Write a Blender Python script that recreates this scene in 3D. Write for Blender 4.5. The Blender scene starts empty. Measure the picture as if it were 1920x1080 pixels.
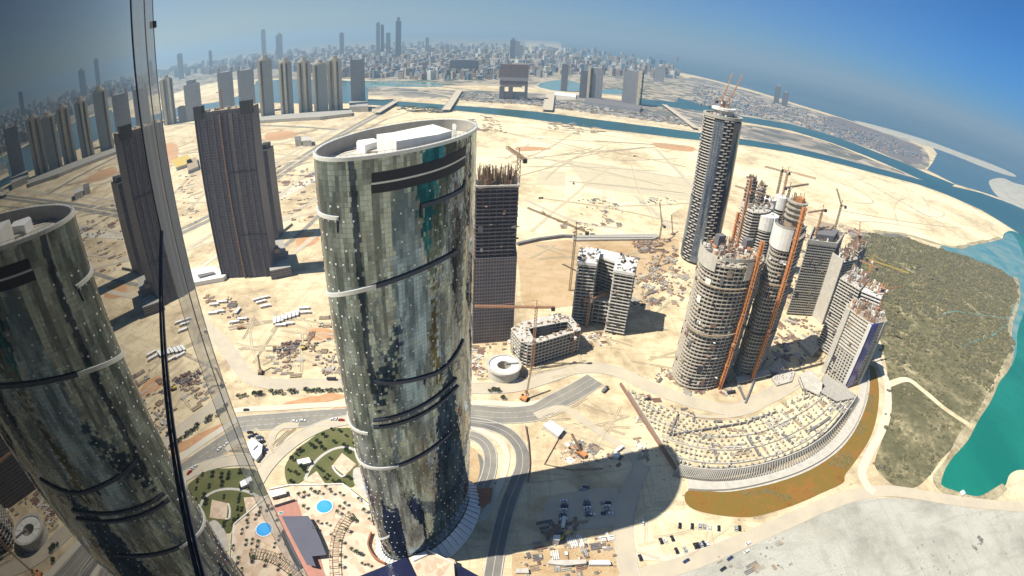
import bpy, bmesh, math, random
from mathutils import Matrix, Vector, noise
from mathutils.geometry import tessellate_polygon
random.seed(7)
sc = bpy.context.scene
col = sc.collection
# ------------------------------------------------------------------ camera (wide lens, 290 m above the ground)
PF, PIT, ROL, H = 951.0, math.radians(-28.646), math.radians(2.646), 290.0
RC = Matrix(((1, 0, 0), (0, -math.sin(PIT), -math.cos(PIT)), (0, math.cos(PIT), -math.sin(PIT)))) @ Matrix.Rotation(ROL, 3, 'Z')
cam = bpy.data.cameras.new('camera')
camo = bpy.data.objects.new('camera', cam)
col.objects.link(camo)
sc.camera = camo
camo.matrix_world = Matrix.Translation((0, 0, H)) @ RC.to_4x4()
cam.type = 'PANO'
cam.panorama_type = 'FISHEYE_LENS_POLYNOMIAL'
cam.sensor_width = 36
cam.sensor_fit = 'HORIZONTAL'
cam.fisheye_fov = math.radians(180)
cam.fisheye_polynomial_k0 = 0
cam.fisheye_polynomial_k1 = -(1920 / 36) / PF
cam.fisheye_polynomial_k2 = cam.fisheye_polynomial_k3 = cam.fisheye_polynomial_k4 = 0
cam.clip_start = 0.05
cam.clip_end = 120000
# ------------------------------------------------------------------ sky, sun, exposure
SUN_EL, SUN_AZ = math.radians(57), math.radians(-105.2)      # azimuth measured from +Y towards +X
w = bpy.data.worlds.new("World")
sc.world = w
w.use_nodes = True
nt = w.node_tree
sky = nt.nodes.new('ShaderNodeTexSky')
sky.sky_type = 'NISHITA'
sky.sun_disc = False
sky.sun_elevation = SUN_EL
sky.sun_rotation = SUN_AZ
sky.altitude = 300
sky.air_density = 1.0
sky.dust_density = 0.6
sky.ozone_density = 3.0
# the air low over the hot coast is dull blue-grey, deeper blue to the right, away from the sun
_tc = nt.nodes.new('ShaderNodeTexCoord')
_sx = nt.nodes.new('ShaderNodeSeparateXYZ'); nt.links.new(_tc.outputs['Generated'], _sx.inputs[0])
_rp = nt.nodes.new('ShaderNodeValToRGB'); nt.links.new(_sx.outputs[2], _rp.inputs[0])
_e = _rp.color_ramp.elements
_e[0].position = 0.0; _e[0].color = (.66, .92, 1.12, 1)
_e[1].position = .30; _e[1].color = (.86, .98, .98, 1)
_n = _e.new(.07); _n.color = (.66, .86, 1.02, 1)
_mr = nt.nodes.new('ShaderNodeMapRange'); nt.links.new(_sx.outputs[0], _mr.inputs[0])
_mr.inputs[1].default_value = -.5; _mr.inputs[2].default_value = .75
_mx = nt.nodes.new('ShaderNodeMix'); _mx.data_type = 'RGBA'; nt.links.new(_mr.outputs[0], _mx.inputs[0])
_mx.inputs[6].default_value = (.93, .74, .66, 1); _mx.inputs[7].default_value = (.13, .43, .76, 1)
_m1 = nt.nodes.new('ShaderNodeMix'); _m1.data_type = 'RGBA'; _m1.blend_type = 'MULTIPLY'; _m1.inputs[0].default_value = 1
_m2 = nt.nodes.new('ShaderNodeMix'); _m2.data_type = 'RGBA'; _m2.blend_type = 'MULTIPLY'; _m2.inputs[0].default_value = 1
nt.links.new(_rp.outputs[0], _m1.inputs[6]); nt.links.new(_mx.outputs[2], _m1.inputs[7])
nt.links.new(sky.outputs[0], _m2.inputs[6]); nt.links.new(_m1.outputs[2], _m2.inputs[7])
nt.links.new(_m2.outputs[2], nt.nodes['Background'].inputs[0])
nt.nodes['Background'].inputs[1].default_value = 0.088
sl = bpy.data.lights.new('sun', 'SUN')
sl.energy = 5.0
sl.angle = math.radians(0.5)
sl.color = (1, 0.94, 0.84)
so = bpy.data.objects.new('sun', sl)
col.objects.link(so)
sd = Vector((math.cos(SUN_EL) * math.sin(SUN_AZ), math.cos(SUN_EL) * math.cos(SUN_AZ), math.sin(SUN_EL)))
so.rotation_euler = sd.to_track_quat('Z', 'Y').to_euler()
so.location = sd * 500
sc.view_settings.view_transform = 'Standard'
sc.view_settings.look = 'None'
sc.view_settings.exposure = 0.55
sc.view_settings.gamma = 1
sc.render.engine = 'CYCLES'
sc.cycles.use_denoising = True
sc.cycles.max_bounces = 6
sc.cycles.glossy_bounces = 3
sc.cycles.diffuse_bounces = 2
sc.cycles.volume_bounces = 0
sc.cycles.caustics_reflective = False

# ------------------------------------------------------------------ survey: photo direction -> place on a level plane
def ray(x, y):
    dx, dy = x - 960, y - 540
    r = math.hypot(dx, dy) or 1e-9
    th = r / PF
    s = math.sin(th)
    return RC @ Vector((dx / r * s, -dy / r * s, -math.cos(th)))
def G(x, y, z=0.0):
    v = ray(x, y)
    vz = v.z
    if z < H and vz > -0.0089:
        vz = -0.0089
    t = (z - H) / vz
    return Vector((v.x * t, v.y * t, z))
def ztop(x, y, g):
    v = ray(x, y)
    return H + v.z / math.hypot(v.x, v.y) * math.hypot(g[0], g[1])
def PW(pts, z=0.0):
    return [G(x, y, z).xy for x, y in pts]
def smooth(pts, n=5, closed=True):
    out = []
    N = len(pts)
    rng = range(N) if closed else range(N - 1)
    for i in rng:
        if closed:
            a, b, c, d = pts[i - 1], pts[i], pts[(i + 1) % N], pts[(i + 2) % N]
        else:
            a, b, c, d = pts[max(i - 1, 0)], pts[i], pts[i + 1], pts[min(i + 2, N - 1)]
        for k in range(n):
            t = k / n
            out.append(0.5 * ((2 * b) + (c - a) * t + (2 * a - 5 * b + 4 * c - d) * t * t + (3 * b - 3 * c + d - a) * t ** 3))
    if not closed:
        out.append(pts[-1])
    return out
def ccw(p):
    p = [Vector((q[0], q[1])) for q in p]
    a = sum(p[i - 1].x * p[i].y - p[i].x * p[i - 1].y for i in range(len(p)))
    return p if a > 0 else p[::-1]
def centroid(p):
    return sum((Vector((q[0], q[1])) for q in p), Vector((0, 0))) / len(p)
def inset(p, d):
    p = ccw(p)
    out = []
    N = len(p)
    for i in range(N):
        a, b, c = p[i - 1], p[i], p[(i + 1) % N]
        e1 = (b - a).normalized(); e2 = (c - b).normalized()
        n1 = Vector((-e1.y, e1.x)); n2 = Vector((-e2.y, e2.x))
        m = (n1 + n2)
        if m.length < 1e-6: m = n1
        m.normalize()
        k = d / max(0.5, m.dot(n1))
        out.append(b + m * k)
    return out
def scalep(p, s, c=None):
    c = c or centroid(p)
    return [c + (Vector((q[0], q[1])) - c) * s for q in p]
def ell(cx, cy, a, b, rot, n=48, s=1.0):
    cr, sr = math.cos(rot), math.sin(rot)
    return [Vector((cx + s * (a * math.cos(t) * cr - b * math.sin(t) * sr), cy + s * (a * math.cos(t) * sr + b * math.sin(t) * cr))) for t in (2 * math.pi * i / n for i in range(n))]
def inpoly(x, y, P):
    c = False
    j = len(P) - 1
    for i in range(len(P)):
        xi, yi = P[i][0], P[i][1]; xj, yj = P[j][0], P[j][1]
        if (yi > y) != (yj > y) and x < (xj - xi) * (y - yi) / (yj - yi) + xi:
            c = not c
        j = i
    return c

# ------------------------------------------------------------------ materials
def nn(t, typ, **kw):
    n = t.nodes.new(typ)
    for k, v in kw.items(): setattr(n, k, v)
    return n
def mth(t, op, a, b=None, c=None):
    n = nn(t, 'ShaderNodeMath', operation=op)
    for i, v in enumerate((a, b, c)):
        if v is None: continue
        if isinstance(v, (int, float)): n.inputs[i].default_value = v
        else: t.links.new(v, n.inputs[i])
    return n.outputs[0]
def mixc(t, f, a, b):
    n = nn(t, 'ShaderNodeMix', data_type='RGBA')
    if isinstance(f, (int, float)): n.inputs[0].default_value = f
    else: t.links.new(f, n.inputs[0])
    for i, v in ((6, a), (7, b)):
        if isinstance(v, tuple): n.inputs[i].default_value = (*v[:3], 1)
        else: t.links.new(v, n.inputs[i])
    return n.outputs[2]
def base(name, rough=.8, spec=.3, metal=0.0):
    m = bpy.data.materials.new(name)
    m.use_nodes = True
    t = m.node_tree
    b = t.nodes['Principled BSDF']
    b.inputs['Roughness'].default_value = rough
    b.inputs['Specular IOR Level'].default_value = spec
    b.inputs['Metallic'].default_value = metal
    return m, t, b
def ramp(t, f, stops):
    r = nn(t, 'ShaderNodeValToRGB')
    e = r.color_ramp.elements
    while len(e) < len(stops): e.new(0.5)
    for el, (p, c) in zip(e, stops):
        el.position = p; el.color = (*c, 1)
    t.links.new(f, r.inputs[0])
    return r.outputs[0]
def wpos(t, sx=1, sy=1, sz=1, rot=0):
    g = nn(t, 'ShaderNodeNewGeometry')
    mp = nn(t, 'ShaderNodeMapping')
    mp.inputs['Scale'].default_value = (sx, sy, sz)
    mp.inputs['Rotation'].default_value = (0, 0, rot)
    t.links.new(g.outputs['Position'], mp.inputs[0])
    return mp.outputs[0]
def tn(t, vec, scale, detail=4, rough=.55, dist=0):
    n = nn(t, 'ShaderNodeTexNoise')
    n.inputs['Scale'].default_value = scale
    n.inputs['Detail'].default_value = detail
    n.inputs['Roughness'].default_value = rough
    n.inputs['Distortion'].default_value = dist
    t.links.new(vec, n.inputs['Vector'])
    return n.outputs['Fac']
def plain(name, c, rough=.8, var=.25, scale=.3, c2=None, spec=.3, metal=0.0):
    m, t, b = base(name, rough, spec, metal)
    f = tn(t, wpos(t), scale, 5, .6)
    f = mth(t, 'MULTIPLY_ADD', f, 2.2, -.6)
    f = nn(t, 'ShaderNodeClamp') if False else f
    c2 = c2 or tuple(x * (1 - var) for x in c)
    cl = nn(t, 'ShaderNodeClamp'); t.links.new(f, cl.inputs[0])
    t.links.new(mixc(t, cl.outputs[0], c, c2), b.inputs['Base Color'])
    return m
def facade(name, wall, win, du=3.2, wu=.45, fl=3.6, wf=.45, rough=.7, winrough=.15, rnd=.5, nvar=.15, edge=None):
    m, t, b = base(name, rough, .4)
    uv = nn(t, 'ShaderNodeUVMap')
    s = nn(t, 'ShaderNodeSeparateXYZ'); t.links.new(uv.outputs[0], s.inputs[0])
    U = mth(t, 'DIVIDE', s.outputs[0], du); V = mth(t, 'DIVIDE', s.outputs[1], fl)
    fu = mth(t, 'FRACT', U); fv = mth(t, 'FRACT', V)
    mask = mth(t, 'MULTIPLY', mth(t, 'GREATER_THAN', fu, wu), mth(t, 'GREATER_THAN', fv, wf))
    g = nn(t, 'ShaderNodeNewGeometry'); sn = nn(t, 'ShaderNodeSeparateXYZ'); t.links.new(g.outputs['Normal'], sn.inputs[0])
    mask = mth(t, 'MULTIPLY', mask, mth(t, 'LESS_THAN', mth(t, 'ABSOLUTE', sn.outputs[2]), .5))
    cb = nn(t, 'ShaderNodeCombineXYZ'); t.links.new(mth(t, 'FLOOR', U), cb.inputs[0]); t.links.new(mth(t, 'FLOOR', V), cb.inputs[1])
    wn = nn(t, 'ShaderNodeTexWhiteNoise'); wn.noise_dimensions = '2D'; t.links.new(cb.outputs[0], wn.inputs[0])
    wc = mixc(t, mth(t, 'MULTIPLY', wn.outputs[0], rnd), win, tuple(min(1, x * 3 + .03) for x in win))
    nz = tn(t, wpos(t, 1, 1, .3), .12, 4)
    wl = mixc(t, nz, tuple(x * (1 + nvar) for x in wall), tuple(x * (1 - nvar) for x in wall))
    t.links.new(mixc(t, mask, wl, wc), b.inputs['Base Color'])
    t.links.new(mth(t, 'MULTIPLY_ADD', mask, winrough - rough, rough), b.inputs['Roughness'])
    return m
def curtain(name, tint, du, fl, rough=.06, jit=.03, metal=.85, line=.06, dark=(.02, .02, .02), tint2=None, painted_reflections=False):
    """glass curtain wall of slightly misaligned mirror panels"""
    m, t, b = base(name, rough, .6, metal)
    uv = nn(t, 'ShaderNodeUVMap')
    s = nn(t, 'ShaderNodeSeparateXYZ'); t.links.new(uv.outputs[0], s.inputs[0])
    U = mth(t, 'DIVIDE', s.outputs[0], du); V = mth(t, 'DIVIDE', s.outputs[1], fl)
    cb = nn(t, 'ShaderNodeCombineXYZ'); t.links.new(mth(t, 'FLOOR', U), cb.inputs[0]); t.links.new(mth(t, 'FLOOR', V), cb.inputs[1])
    wn = nn(t, 'ShaderNodeTexWhiteNoise'); wn.noise_dimensions = '2D'; t.links.new(cb.outputs[0], wn.inputs[0])
    tint2 = tint2 or tuple(x * .6 for x in tint)
    c = mixc(t, mth(t, 'POWER', wn.outputs[0], 1.5), tint, tint2)
    if painted_reflections:  # dark streaky reflections painted into the panel tint
        cb2 = nn(t, 'ShaderNodeCombineXYZ'); t.links.new(mth(t, 'FLOOR', U), cb2.inputs[0]); t.links.new(mth(t, 'MULTIPLY', mth(t, 'FLOOR', V), .22), cb2.inputs[1])
        st = tn(t, cb2.outputs[0], .33, 3, .6)
        mr_ = nn(t, 'ShaderNodeMapRange'); t.links.new(st, mr_.inputs[0]); mr_.inputs[1].default_value = .40; mr_.inputs[2].default_value = .56
        c = mixc(t, mr_.outputs[0], c, tuple(x * .32 for x in tint))
    ln = mth(t, 'MAXIMUM', mth(t, 'LESS_THAN', mth(t, 'FRACT', U), line), mth(t, 'LESS_THAN', mth(t, 'FRACT', V), line * 1.4))
    c = mixc(t, ln, c, dark)
    t.links.new(c, b.inputs['Base Color'])
    g = nn(t, 'ShaderNodeNewGeometry')
    sub = nn(t, 'ShaderNodeVectorMath', operation='SUBTRACT'); t.links.new(wn.outputs['Color'], sub.inputs[0]); sub.inputs[1].default_value = (.5, .5, .5)
    sca = nn(t, 'ShaderNodeVectorMath', operation='SCALE'); t.links.new(sub.outputs[0], sca.inputs[0]); sca.inputs['Scale'].default_value = jit
    ad = nn(t, 'ShaderNodeVectorMath', operation='ADD'); t.links.new(sca.outputs[0], ad.inputs[0]); t.links.new(g.outputs['Normal'], ad.inputs[1])
    no = nn(t, 'ShaderNodeVectorMath', operation='NORMALIZE'); t.links.new(ad.outputs[0], no.inputs[0])
    t.links.new(no.outputs[0], b.inputs['Normal'])
    return m

M = {}
def sand_mat(name, c1, c2, c3, rust, sc1=.012):
    m, t, b = base(name, .95, .1)
    p = wpos(t)
    big = tn(t, p, sc1, 6, .6, .6)
    med = tn(t, p, .06, 6, .65, .3)
    c = ramp(t, mth(t, 'ADD', mth(t, 'MULTIPLY', big, .6), mth(t, 'MULTIPLY', med, .4)), [(.36, c3), (.47, c2), (.56, c1), (.75, c1)])
    # wheel tracks and grading streaks of the earth itself
    st = tn(t, wpos(t, .012, .11, 1, .5), 1.0, 5, .6, 1.2)
    c = mixc(t, mth(t, 'MULTIPLY', mth(t, 'GREATER_THAN', st, .58), .28), c, c3)
    st2 = tn(t, wpos(t, .10, .010, 1, .9), 1.0, 5, .6, 1.5)
    c = mixc(t, mth(t, 'MULTIPLY', mth(t, 'GREATER_THAN', st2, .6), .25), c, c3)
    ru = tn(t, wpos(t, 1, 1.6, 1, .3), .009, 7, .62, .8)
    rr = nn(t, 'ShaderNodeMapRange'); t.links.new(ru, rr.inputs[0]); rr.inputs[1].default_value = .62; rr.inputs[2].default_value = .76; rr.inputs[4].default_value = .75
    c = mixc(t, rr.outputs[0], c, rust)
    vo = nn(t, 'ShaderNodeTexVoronoi'); vo.inputs['Scale'].default_value = .16; t.links.new(p, vo.inputs['Vector'])
    sp = mth(t, 'MULTIPLY', mth(t, 'LESS_THAN', vo.outputs['Distance'], .17), mth(t, 'GREATER_THAN', tn(t, p, .02, 4), .56))
    c = mixc(t, mth(t, 'MULTIPLY', sp, .6), c, (.16, .13, .10))
    fine = tn(t, p, .9, 5, .7)
    fm = nn(t, 'ShaderNodeMapRange'); t.links.new(fine, fm.inputs[0]); fm.inputs[1].default_value = .3; fm.inputs[2].default_value = .7; fm.inputs[3].default_value = .74; fm.inputs[4].default_value = 1.15
    vm = nn(t, 'ShaderNodeVectorMath', operation='SCALE'); t.links.new(c, vm.inputs[0]); t.links.new(fm.outputs[0], vm.inputs['Scale'])
    t.links.new(vm.outputs[0], b.inputs['Base Color'])
    bp = nn(t, 'ShaderNodeBump'); bp.inputs['Strength'].default_value = .35; bp.inputs['Distance'].default_value = 1.2
    t.links.new(med, bp.inputs['Height']); t.links.new(bp.outputs[0], b.inputs['Normal'])
    return m
M['sand'] = sand_mat('sand', (.74, .63, .41), (.60, .48, .30), (.36, .28, .18), (.50, .27, .14))
M['sand_pale'] = sand_mat('sand_pale', (.84, .75, .50), (.72, .61, .39), (.48, .38, .23), (.58, .36, .2), .006)
M['sand_grey'] = sand_mat('sand_grey', (.48, .47, .40), (.42, .41, .345), (.32, .31, .265), (.42, .37, .3), .015)
M['sand_pit'] = sand_mat('sand_pit', (.56, .42, .26), (.50, .36, .2), (.40, .27, .15), (.50, .28, .12))
M['city_land'] = None
def city_land(name, cols, scale):
    m, t, b = base(name, .95, .1)
    p = wpos(t)
    vo = nn(t, 'ShaderNodeTexVoronoi'); vo.inputs['Scale'].default_value = scale; vo.inputs['Randomness'].default_value = .85
    t.links.new(p, vo.inputs['Vector'])
    s = nn(t, 'ShaderNodeSeparateColor'); t.links.new(vo.outputs['Color'], s.inputs[0])
    c = ramp(t, mth(t, 'MULTIPLY_ADD', s.outputs[0], .45, mth(t, 'MULTIPLY', tn(t, p, scale * .12, 5, .6, .5), .6)), cols)
    t.links.new(c, b.inputs['Base Color'])
    return m
M['city_land'] = city_land('city_land', [(.3, (.08, .10, .07)), (.42, (.18, .18, .15)), (.55, (.34, .29, .22)), (.68, (.42, .36, .28))], .02)
M['scrub_land'] = city_land('scrub_land', [(.3, (.12, .13, .12)), (.45, (.20, .19, .17)), (.6, (.34, .29, .23)), (.72, (.44, .38, .30))], .015)
M['rust_soil'] = plain('rust_soil', (.48, .22, .09), .95, .4, .12, (.55, .36, .2))
M['asphalt'] = plain('asphalt', (.19, .185, .165), .9, .3, .06, (.31, .285, .23))
M['asphalt_dark'] = plain('asphalt_dark', (.15, .145, .135), .9, .3, .06, (.25, .23, .19))
M['road_dusty'] = plain('road_dusty', (.45, .40, .31), .95, .3, .05, (.58, .50, .36))
M['road_pale'] = plain('road_pale', (.56, .52, .43), .95, .2, .07, (.64, .58, .45))
M['kerb'] = plain('kerb', (.55, .52, .46), .9, .2, .3)
M['line'] = plain('line_paint', (.7, .69, .64), .7, .2, .5)
M['concrete'] = plain('concrete', (.42, .40, .35), .9, .3, .25, (.33, .31, .27))
M['concrete_light'] = plain('concrete_light', (.58, .55, .48), .9, .3, .2, (.44, .41, .35))
M['concrete_dark'] = plain('concrete_dark', (.20, .19, .19), .9, .3, .25, (.13, .125, .13))
M['slab_edge'] = plain('slab_edge', (.52, .47, .38), .9, .4, .35, (.30, .26, .21))
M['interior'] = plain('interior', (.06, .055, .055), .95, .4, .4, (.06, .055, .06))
M['white'] = plain('white_panel', (.80, .79, .74), .7, .15, .2, (.66, .64, .58))
M['white_bright'] = plain('white_sheet', (.85, .85, .83), .6, .1, .2)
M['dark_slab'] = plain('dark_slab', (.19, .165, .17), .9, .3, .25, (.12, .105, .11))
M['charcoal'] = plain('charcoal', (.13, .12, .145), .9, .3, .25, (.085, .08, .10))
M['orange'] = plain('orange_paint', (.70, .30, .10), .6, .3, .4, (.50, .20, .09))
M['orange_pale'] = plain('orange_pale', (.55, .30, .17), .6, .3, .4, (.45, .26, .16))
M['yellow'] = plain('yellow_paint', (.66, .48, .12), .6, .3, .4)
M['crane_dark'] = plain('crane_dark', (.30, .20, .13), .7, .3, .4)
M['rust'] = plain('rust', (.30, .17, .11), .9, .4, .3, (.20, .14, .12))
M['timber'] = plain('timber', (.42, .33, .22), .9, .4, .5, (.26, .2, .14))
M['dark'] = plain('dark_metal', (.045, .045, .055), .6, .3, .3)
M['black_band'] = plain('black_band', (.012, .013, .022), .5, .2, .3)
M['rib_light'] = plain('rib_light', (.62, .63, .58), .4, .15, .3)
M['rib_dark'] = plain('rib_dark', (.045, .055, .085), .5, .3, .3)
M['teal'] = None
def water(name, c, c2, scale=.004, rough=.12, bump=.15):
    m, t, b = base(name, rough, .5)
    f = tn(t, wpos(t), scale, 6, .6, .8)
    r = nn(t, 'ShaderNodeMapRange'); t.links.new(f, r.inputs[0]); r.inputs[1].default_value = .38; r.inputs[2].default_value = .64
    t.links.new(mixc(t, r.outputs[0], c, c2), b.inputs['Base Color'])
    bp = nn(t, 'ShaderNodeBump'); bp.inputs['Strength'].default_value = min(1, bump * 3); bp.inputs['Distance'].default_value = 1.0
    t.links.new(tn(t, wpos(t, 1, .5, 1, .6), .16, 6, .65), bp.inputs['Height']); t.links.new(bp.outputs[0], b.inputs['Normal'])
    return m
M['canal'] = water('canal_water', (.010, .075, .085), (.02, .10, .10), .002, .3)
M['sea'] = water('sea_water', (.045, .12, .16), (.07, .14, .17), .0006, .35)
M['lagoon'] = water('lagoon_water', (.004, .15, .105), (.010, .20, .14), .006, .2, .4)
M['shallow'] = water('shallow_water', (.07, .24, .23), (.22, .32, .26), .014)
M['canal_teal'] = water('canal_teal', (.02, .11, .13), (.07, .13, .12), .004)
M['pool'] = water('pool_water', (.05, .33, .72), (.07, .38, .75), .1)
def patchy(name, stops, sc1, sc2, rough=.95):
    m, t, b = base(name, rough, .15)
    f = mth(t, 'ADD', mth(t, 'MULTIPLY', tn(t, wpos(t), sc1, 7, .65, .5), .6), mth(t, 'MULTIPLY', tn(t, wpos(t), sc2, 5, .7), .4))
    t.links.new(ramp(t, f, stops), b.inputs['Base Color'])
    return m
M['marsh'] = patchy('marsh', [(.36, (.15, .085, .02)), (.45, (.25, .125, .025)), (.52, (.17, .135, .03)), (.58, (.30, .13, .03)), (.68, (.11, .10, .03))], .03, .5)
M['mud'] = patchy('mangrove_mud', [(.36, (.09, .09, .05)), (.48, (.14, .13, .07)), (.56, (.24, .21, .12)), (.66, (.50, .44, .27))], .02, .14)
M['mangrove'] = plain('mangrove_leaf', (.082, .084, .060), .9, .4, .05, (.15, .135, .06))
M['mangrove2'] = plain('mangrove_leaf_dry', (.125, .12, .088), .9, .4, .05, (.22, .18, .09))
M['lawn'] = plain('lawn', (.075, .095, .025), .95, .3, .06, (.15, .14, .06))
M['leaf'] = plain('palm_leaf', (.045, .075, .03), .8, .3, .5)
M['trunk'] = plain('trunk', (.16, .12, .08), .9, .3, .5)
M['paving'] = city_land('plaza_paving', [(.25, (.50, .36, .25)), (.45, (.60, .46, .33)), (.6, (.64, .52, .38)), (.8, (.66, .56, .44))], .25)
M['court'] = plain('red_court', (.47, .23, .17), .9, .2, .2)
M['shadow_slats'] = facade('shadow_slats', (.10, .10, .13), (.05, .06, .09), 1.0, .5, 1.0, .5)
M['brick'] = plain('red_brick', (.40, .17, .09), .9, .2, .3)
M['glass_dark'] = plain('glass_dark', (.02, .025, .035), .12, .3, .2, spec=.8)
M['glass_navy'] = plain('glass_navy', (.018, .02, .06), .15, .3, .2, spec=.8)
M['glass_blue'] = curtain('glass_blue', (.22, .27, .36), 1.6, 3.6, .12, .02, .7, .05)
M['sun_glass'] = curtain('sun_glass', (.25, .34, .41), 1.4, 1.93, .06, .045, .92, .05, (.10, .11, .11), (.25, .30, .31), True)
M['tyre'] = plain('tyre', (.02, .02, .02), .9, .2, .5)
M['window'] = plain('car_window', (.02, .025, .03), .1, .2, .5, spec=.8)

# ------------------------------------------------------------------ mesh builder
class MB:
    def __init__(s):
        s.v = []; s.f = []; s.m = []
    def face(s, pts, m=0):
        i = len(s.v)
        s.v.extend([Vector(p) for p in pts]); s.f.append(tuple(range(i, i + len(pts)))); s.m.append(m)
    def prism(s, poly, z0, z1, m=0, mt=None, bot=True, top=True, poly_top=None):
        p = ccw(poly); n = len(p); i = len(s.v)
        q = ccw(poly_top) if poly_top else p
        s.v.extend([Vector((a.x, a.y, z0)) for a in p]); s.v.extend([Vector((a.x, a.y, z1)) for a in q])
        for k in range(n):
            l = (k + 1) % n
            s.f.append((i + k, i + l, i + n + l, i + n + k)); s.m.append(m)
        if top: s.f.append(tuple(range(i + n, i + 2 * n))); s.m.append(m if mt is None else mt)
        if bot: s.f.append(tuple(range(i + n - 1, i - 1, -1))); s.m.append(m)
    def box(s, c, d, rot=0.0, m=0, mt=None):
        cr, sr = math.cos(rot), math.sin(rot)
        P = [Vector((c[0] + x * cr - y * sr, c[1] + x * sr + y * cr)) for x, y in ((-d[0] / 2, -d[1] / 2), (d[0] / 2, -d[1] / 2), (d[0] / 2, d[1] / 2), (-d[0] / 2, d[1] / 2))]
        s.prism(P, c[2], c[2] + d[2], m, mt)
    def bar(s, a, b, w, m=0, h=None):
        a, b = Vector(a), Vector(b); d = (b - a)
        if d.length < 1e-6: return
        d.normalize()
        up = Vector((0, 0, 1)) if abs(d.z) < .9 else Vector((1, 0, 0))
        x = d.cross(up).normalized() * w / 2; y = x.cross(d).normalized() * (h or w) / 2
        i = len(s.v)
        for c in (a, b): s.v.extend([c - x - y, c + x - y, c + x + y, c - x + y])
        for f in ((0, 1, 5, 4), (1, 2, 6, 5), (2, 3, 7, 6), (3, 0, 4, 7), (3, 2, 1, 0), (4, 5, 6, 7)):
            s.f.append(tuple(i + k for k in f)); s.m.append(m)
    def tube(s, a, b, r0, r1, n=8, m=0):
        a, b = Vector(a), Vector(b); d = (b - a).normalized()
        up = Vector((0, 0, 1)) if abs(d.z) < .9 else Vector((1, 0, 0))
        x = d.cross(up).normalized(); y = x.cross(d)
        i = len(s.v)
        for c, r in ((a, r0), (b, r1)):
            for k in range(n):
                t = 2 * math.pi * k / n
                s.v.append(c + (x * math.cos(t) - y * math.sin(t)) * r)
        for k in range(n):
            l = (k + 1) % n
            s.f.append((i + k, i + l, i + n + l, i + n + k)); s.m.append(m)
        s.f.append(tuple(range(i + n, i + 2 * n))); s.m.append(m)
        s.f.append(tuple(range(i + n - 1, i - 1, -1))); s.m.append(m)
    def ring(s, outer, inner, z0, z1, m=0, mt=None):
        n = len(outer); o = [Vector(q[:2]) for q in outer]; q = [Vector(r[:2]) for r in inner]
        mt = m if mt is None else mt
        for k in range(n):
            l = (k + 1) % n
            s.face([(*o[k], z0), (*o[l], z0), (*o[l], z1), (*o[k], z1)], m)
            s.face([(*q[l], z0), (*q[k], z0), (*q[k], z1), (*q[l], z1)], m)
            s.face([(*o[k], z1), (*o[l], z1), (*q[l], z1), (*q[k], z1)], mt)
            s.face([(*o[l], z0), (*o[k], z0), (*q[k], z0), (*q[l], z0)], m)
    def blob(s, c, rx, ry, rz, m=0):
        i = len(s.v)
        n = 5
        s.v.append(Vector((c[0], c[1], c[2] + rz)))
        for zz, rr in ((.45, .75), (-.35, 1.0)):
            for k in range(n):
                t = 2 * math.pi * (k + (zz < 0) * .5) / n + c[0]
                j = random.uniform(.75, 1.2)
                s.v.append(Vector((c[0] + rx * rr * j * math.cos(t), c[1] + ry * rr * j * math.sin(t), c[2] + rz * zz)))
        for k in range(n):
            l = (k + 1) % n
            s.f.append((i, i + 1 + k, i + 1 + l)); s.m.append(m)
            s.f.append((i + 1 + k, i + 1 + n + k, i + 1 + l)); s.m.append(m)
            s.f.append((i + 1 + l, i + 1 + n + k, i + 1 + n + l)); s.m.append(m)
    def sheet(s, poly, z, m=0):
        p = ccw(poly)
        tris = tessellate_polygon([[Vector((q.x, q.y, 0)) for q in p]])
        i = len(s.v)
        s.v.extend([Vector((q.x, q.y, z)) for q in p])
        for a, b, c in tris:
            A, B, C = p[a], p[b], p[c]
            if (B - A).cross(C - A) < 0: b, c = c, b
            s.f.append((i + a, i + b, i + c)); s.m.append(m)
    def ribbon(s, pts, wd, z, m=0):
        n = len(pts); L = []; R = []
        for k in range(n):
            d = (pts[min(k + 1, n - 1)] - pts[max(k - 1, 0)]); d.normalize()
            ww = wd(k / (n - 1)) if callable(wd) else wd
            q = Vector((-d.y, d.x)) * ww / 2
            L.append(pts[k] + q); R.append(pts[k] - q)
        for k in range(n - 1):
            s.face([(*R[k], z), (*R[k + 1], z), (*L[k + 1], z), (*L[k], z)], m)
    def wall(s, pts, z0, z1, th, m=0):
        for a, b in zip(pts[:-1], pts[1:]):
            s.bar((a[0], a[1], (z0 + z1) / 2), (b[0], b[1], (z0 + z1) / 2), th, m, z1 - z0)
    def build(s, name, mats, parent=None, smooth_=False):
        o_ = Vector((0, 0, 0))
        q = parent
        while q is not None:
            o_ += q.location; q = q.parent
        me = bpy.data.meshes.new(name)
        me.from_pydata([v - o_ for v in s.v], [], s.f)
        if not isinstance(mats, (list, tuple)): mats = [mats]
        for x in mats: me.materials.append(M[x] if isinstance(x, str) else x)
        me.polygons.foreach_set('material_index', s.m)
        uvl = me.uv_layers.new(name='UVMap')
        uv = [0.0] * (2 * len(me.loops))
        V = s.v
        for pl in me.polygons:
            nx, ny, nz = pl.normal
            if abs(nz) > .8:
                for li in pl.loop_indices:
                    v = V[me.loops[li].vertex_index]; uv[2 * li] = v.x; uv[2 * li + 1] = v.y
            else:
                h = math.hypot(nx, ny) or 1
                tx, ty = -ny / h, nx / h
                for li in pl.loop_indices:
                    v = V[me.loops[li].vertex_index]; uv[2 * li] = v.x * tx + v.y * ty; uv[2 * li + 1] = v.z
        uvl.data.foreach_set('uv', uv)
        if smooth_: me.polygons.foreach_set('use_smooth', [True] * len(me.polygons))
        me.update()
        o = bpy.data.objects.new(name, me)
        col.objects.link(o)
        if parent is not None: o.parent = parent
        return o
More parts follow.
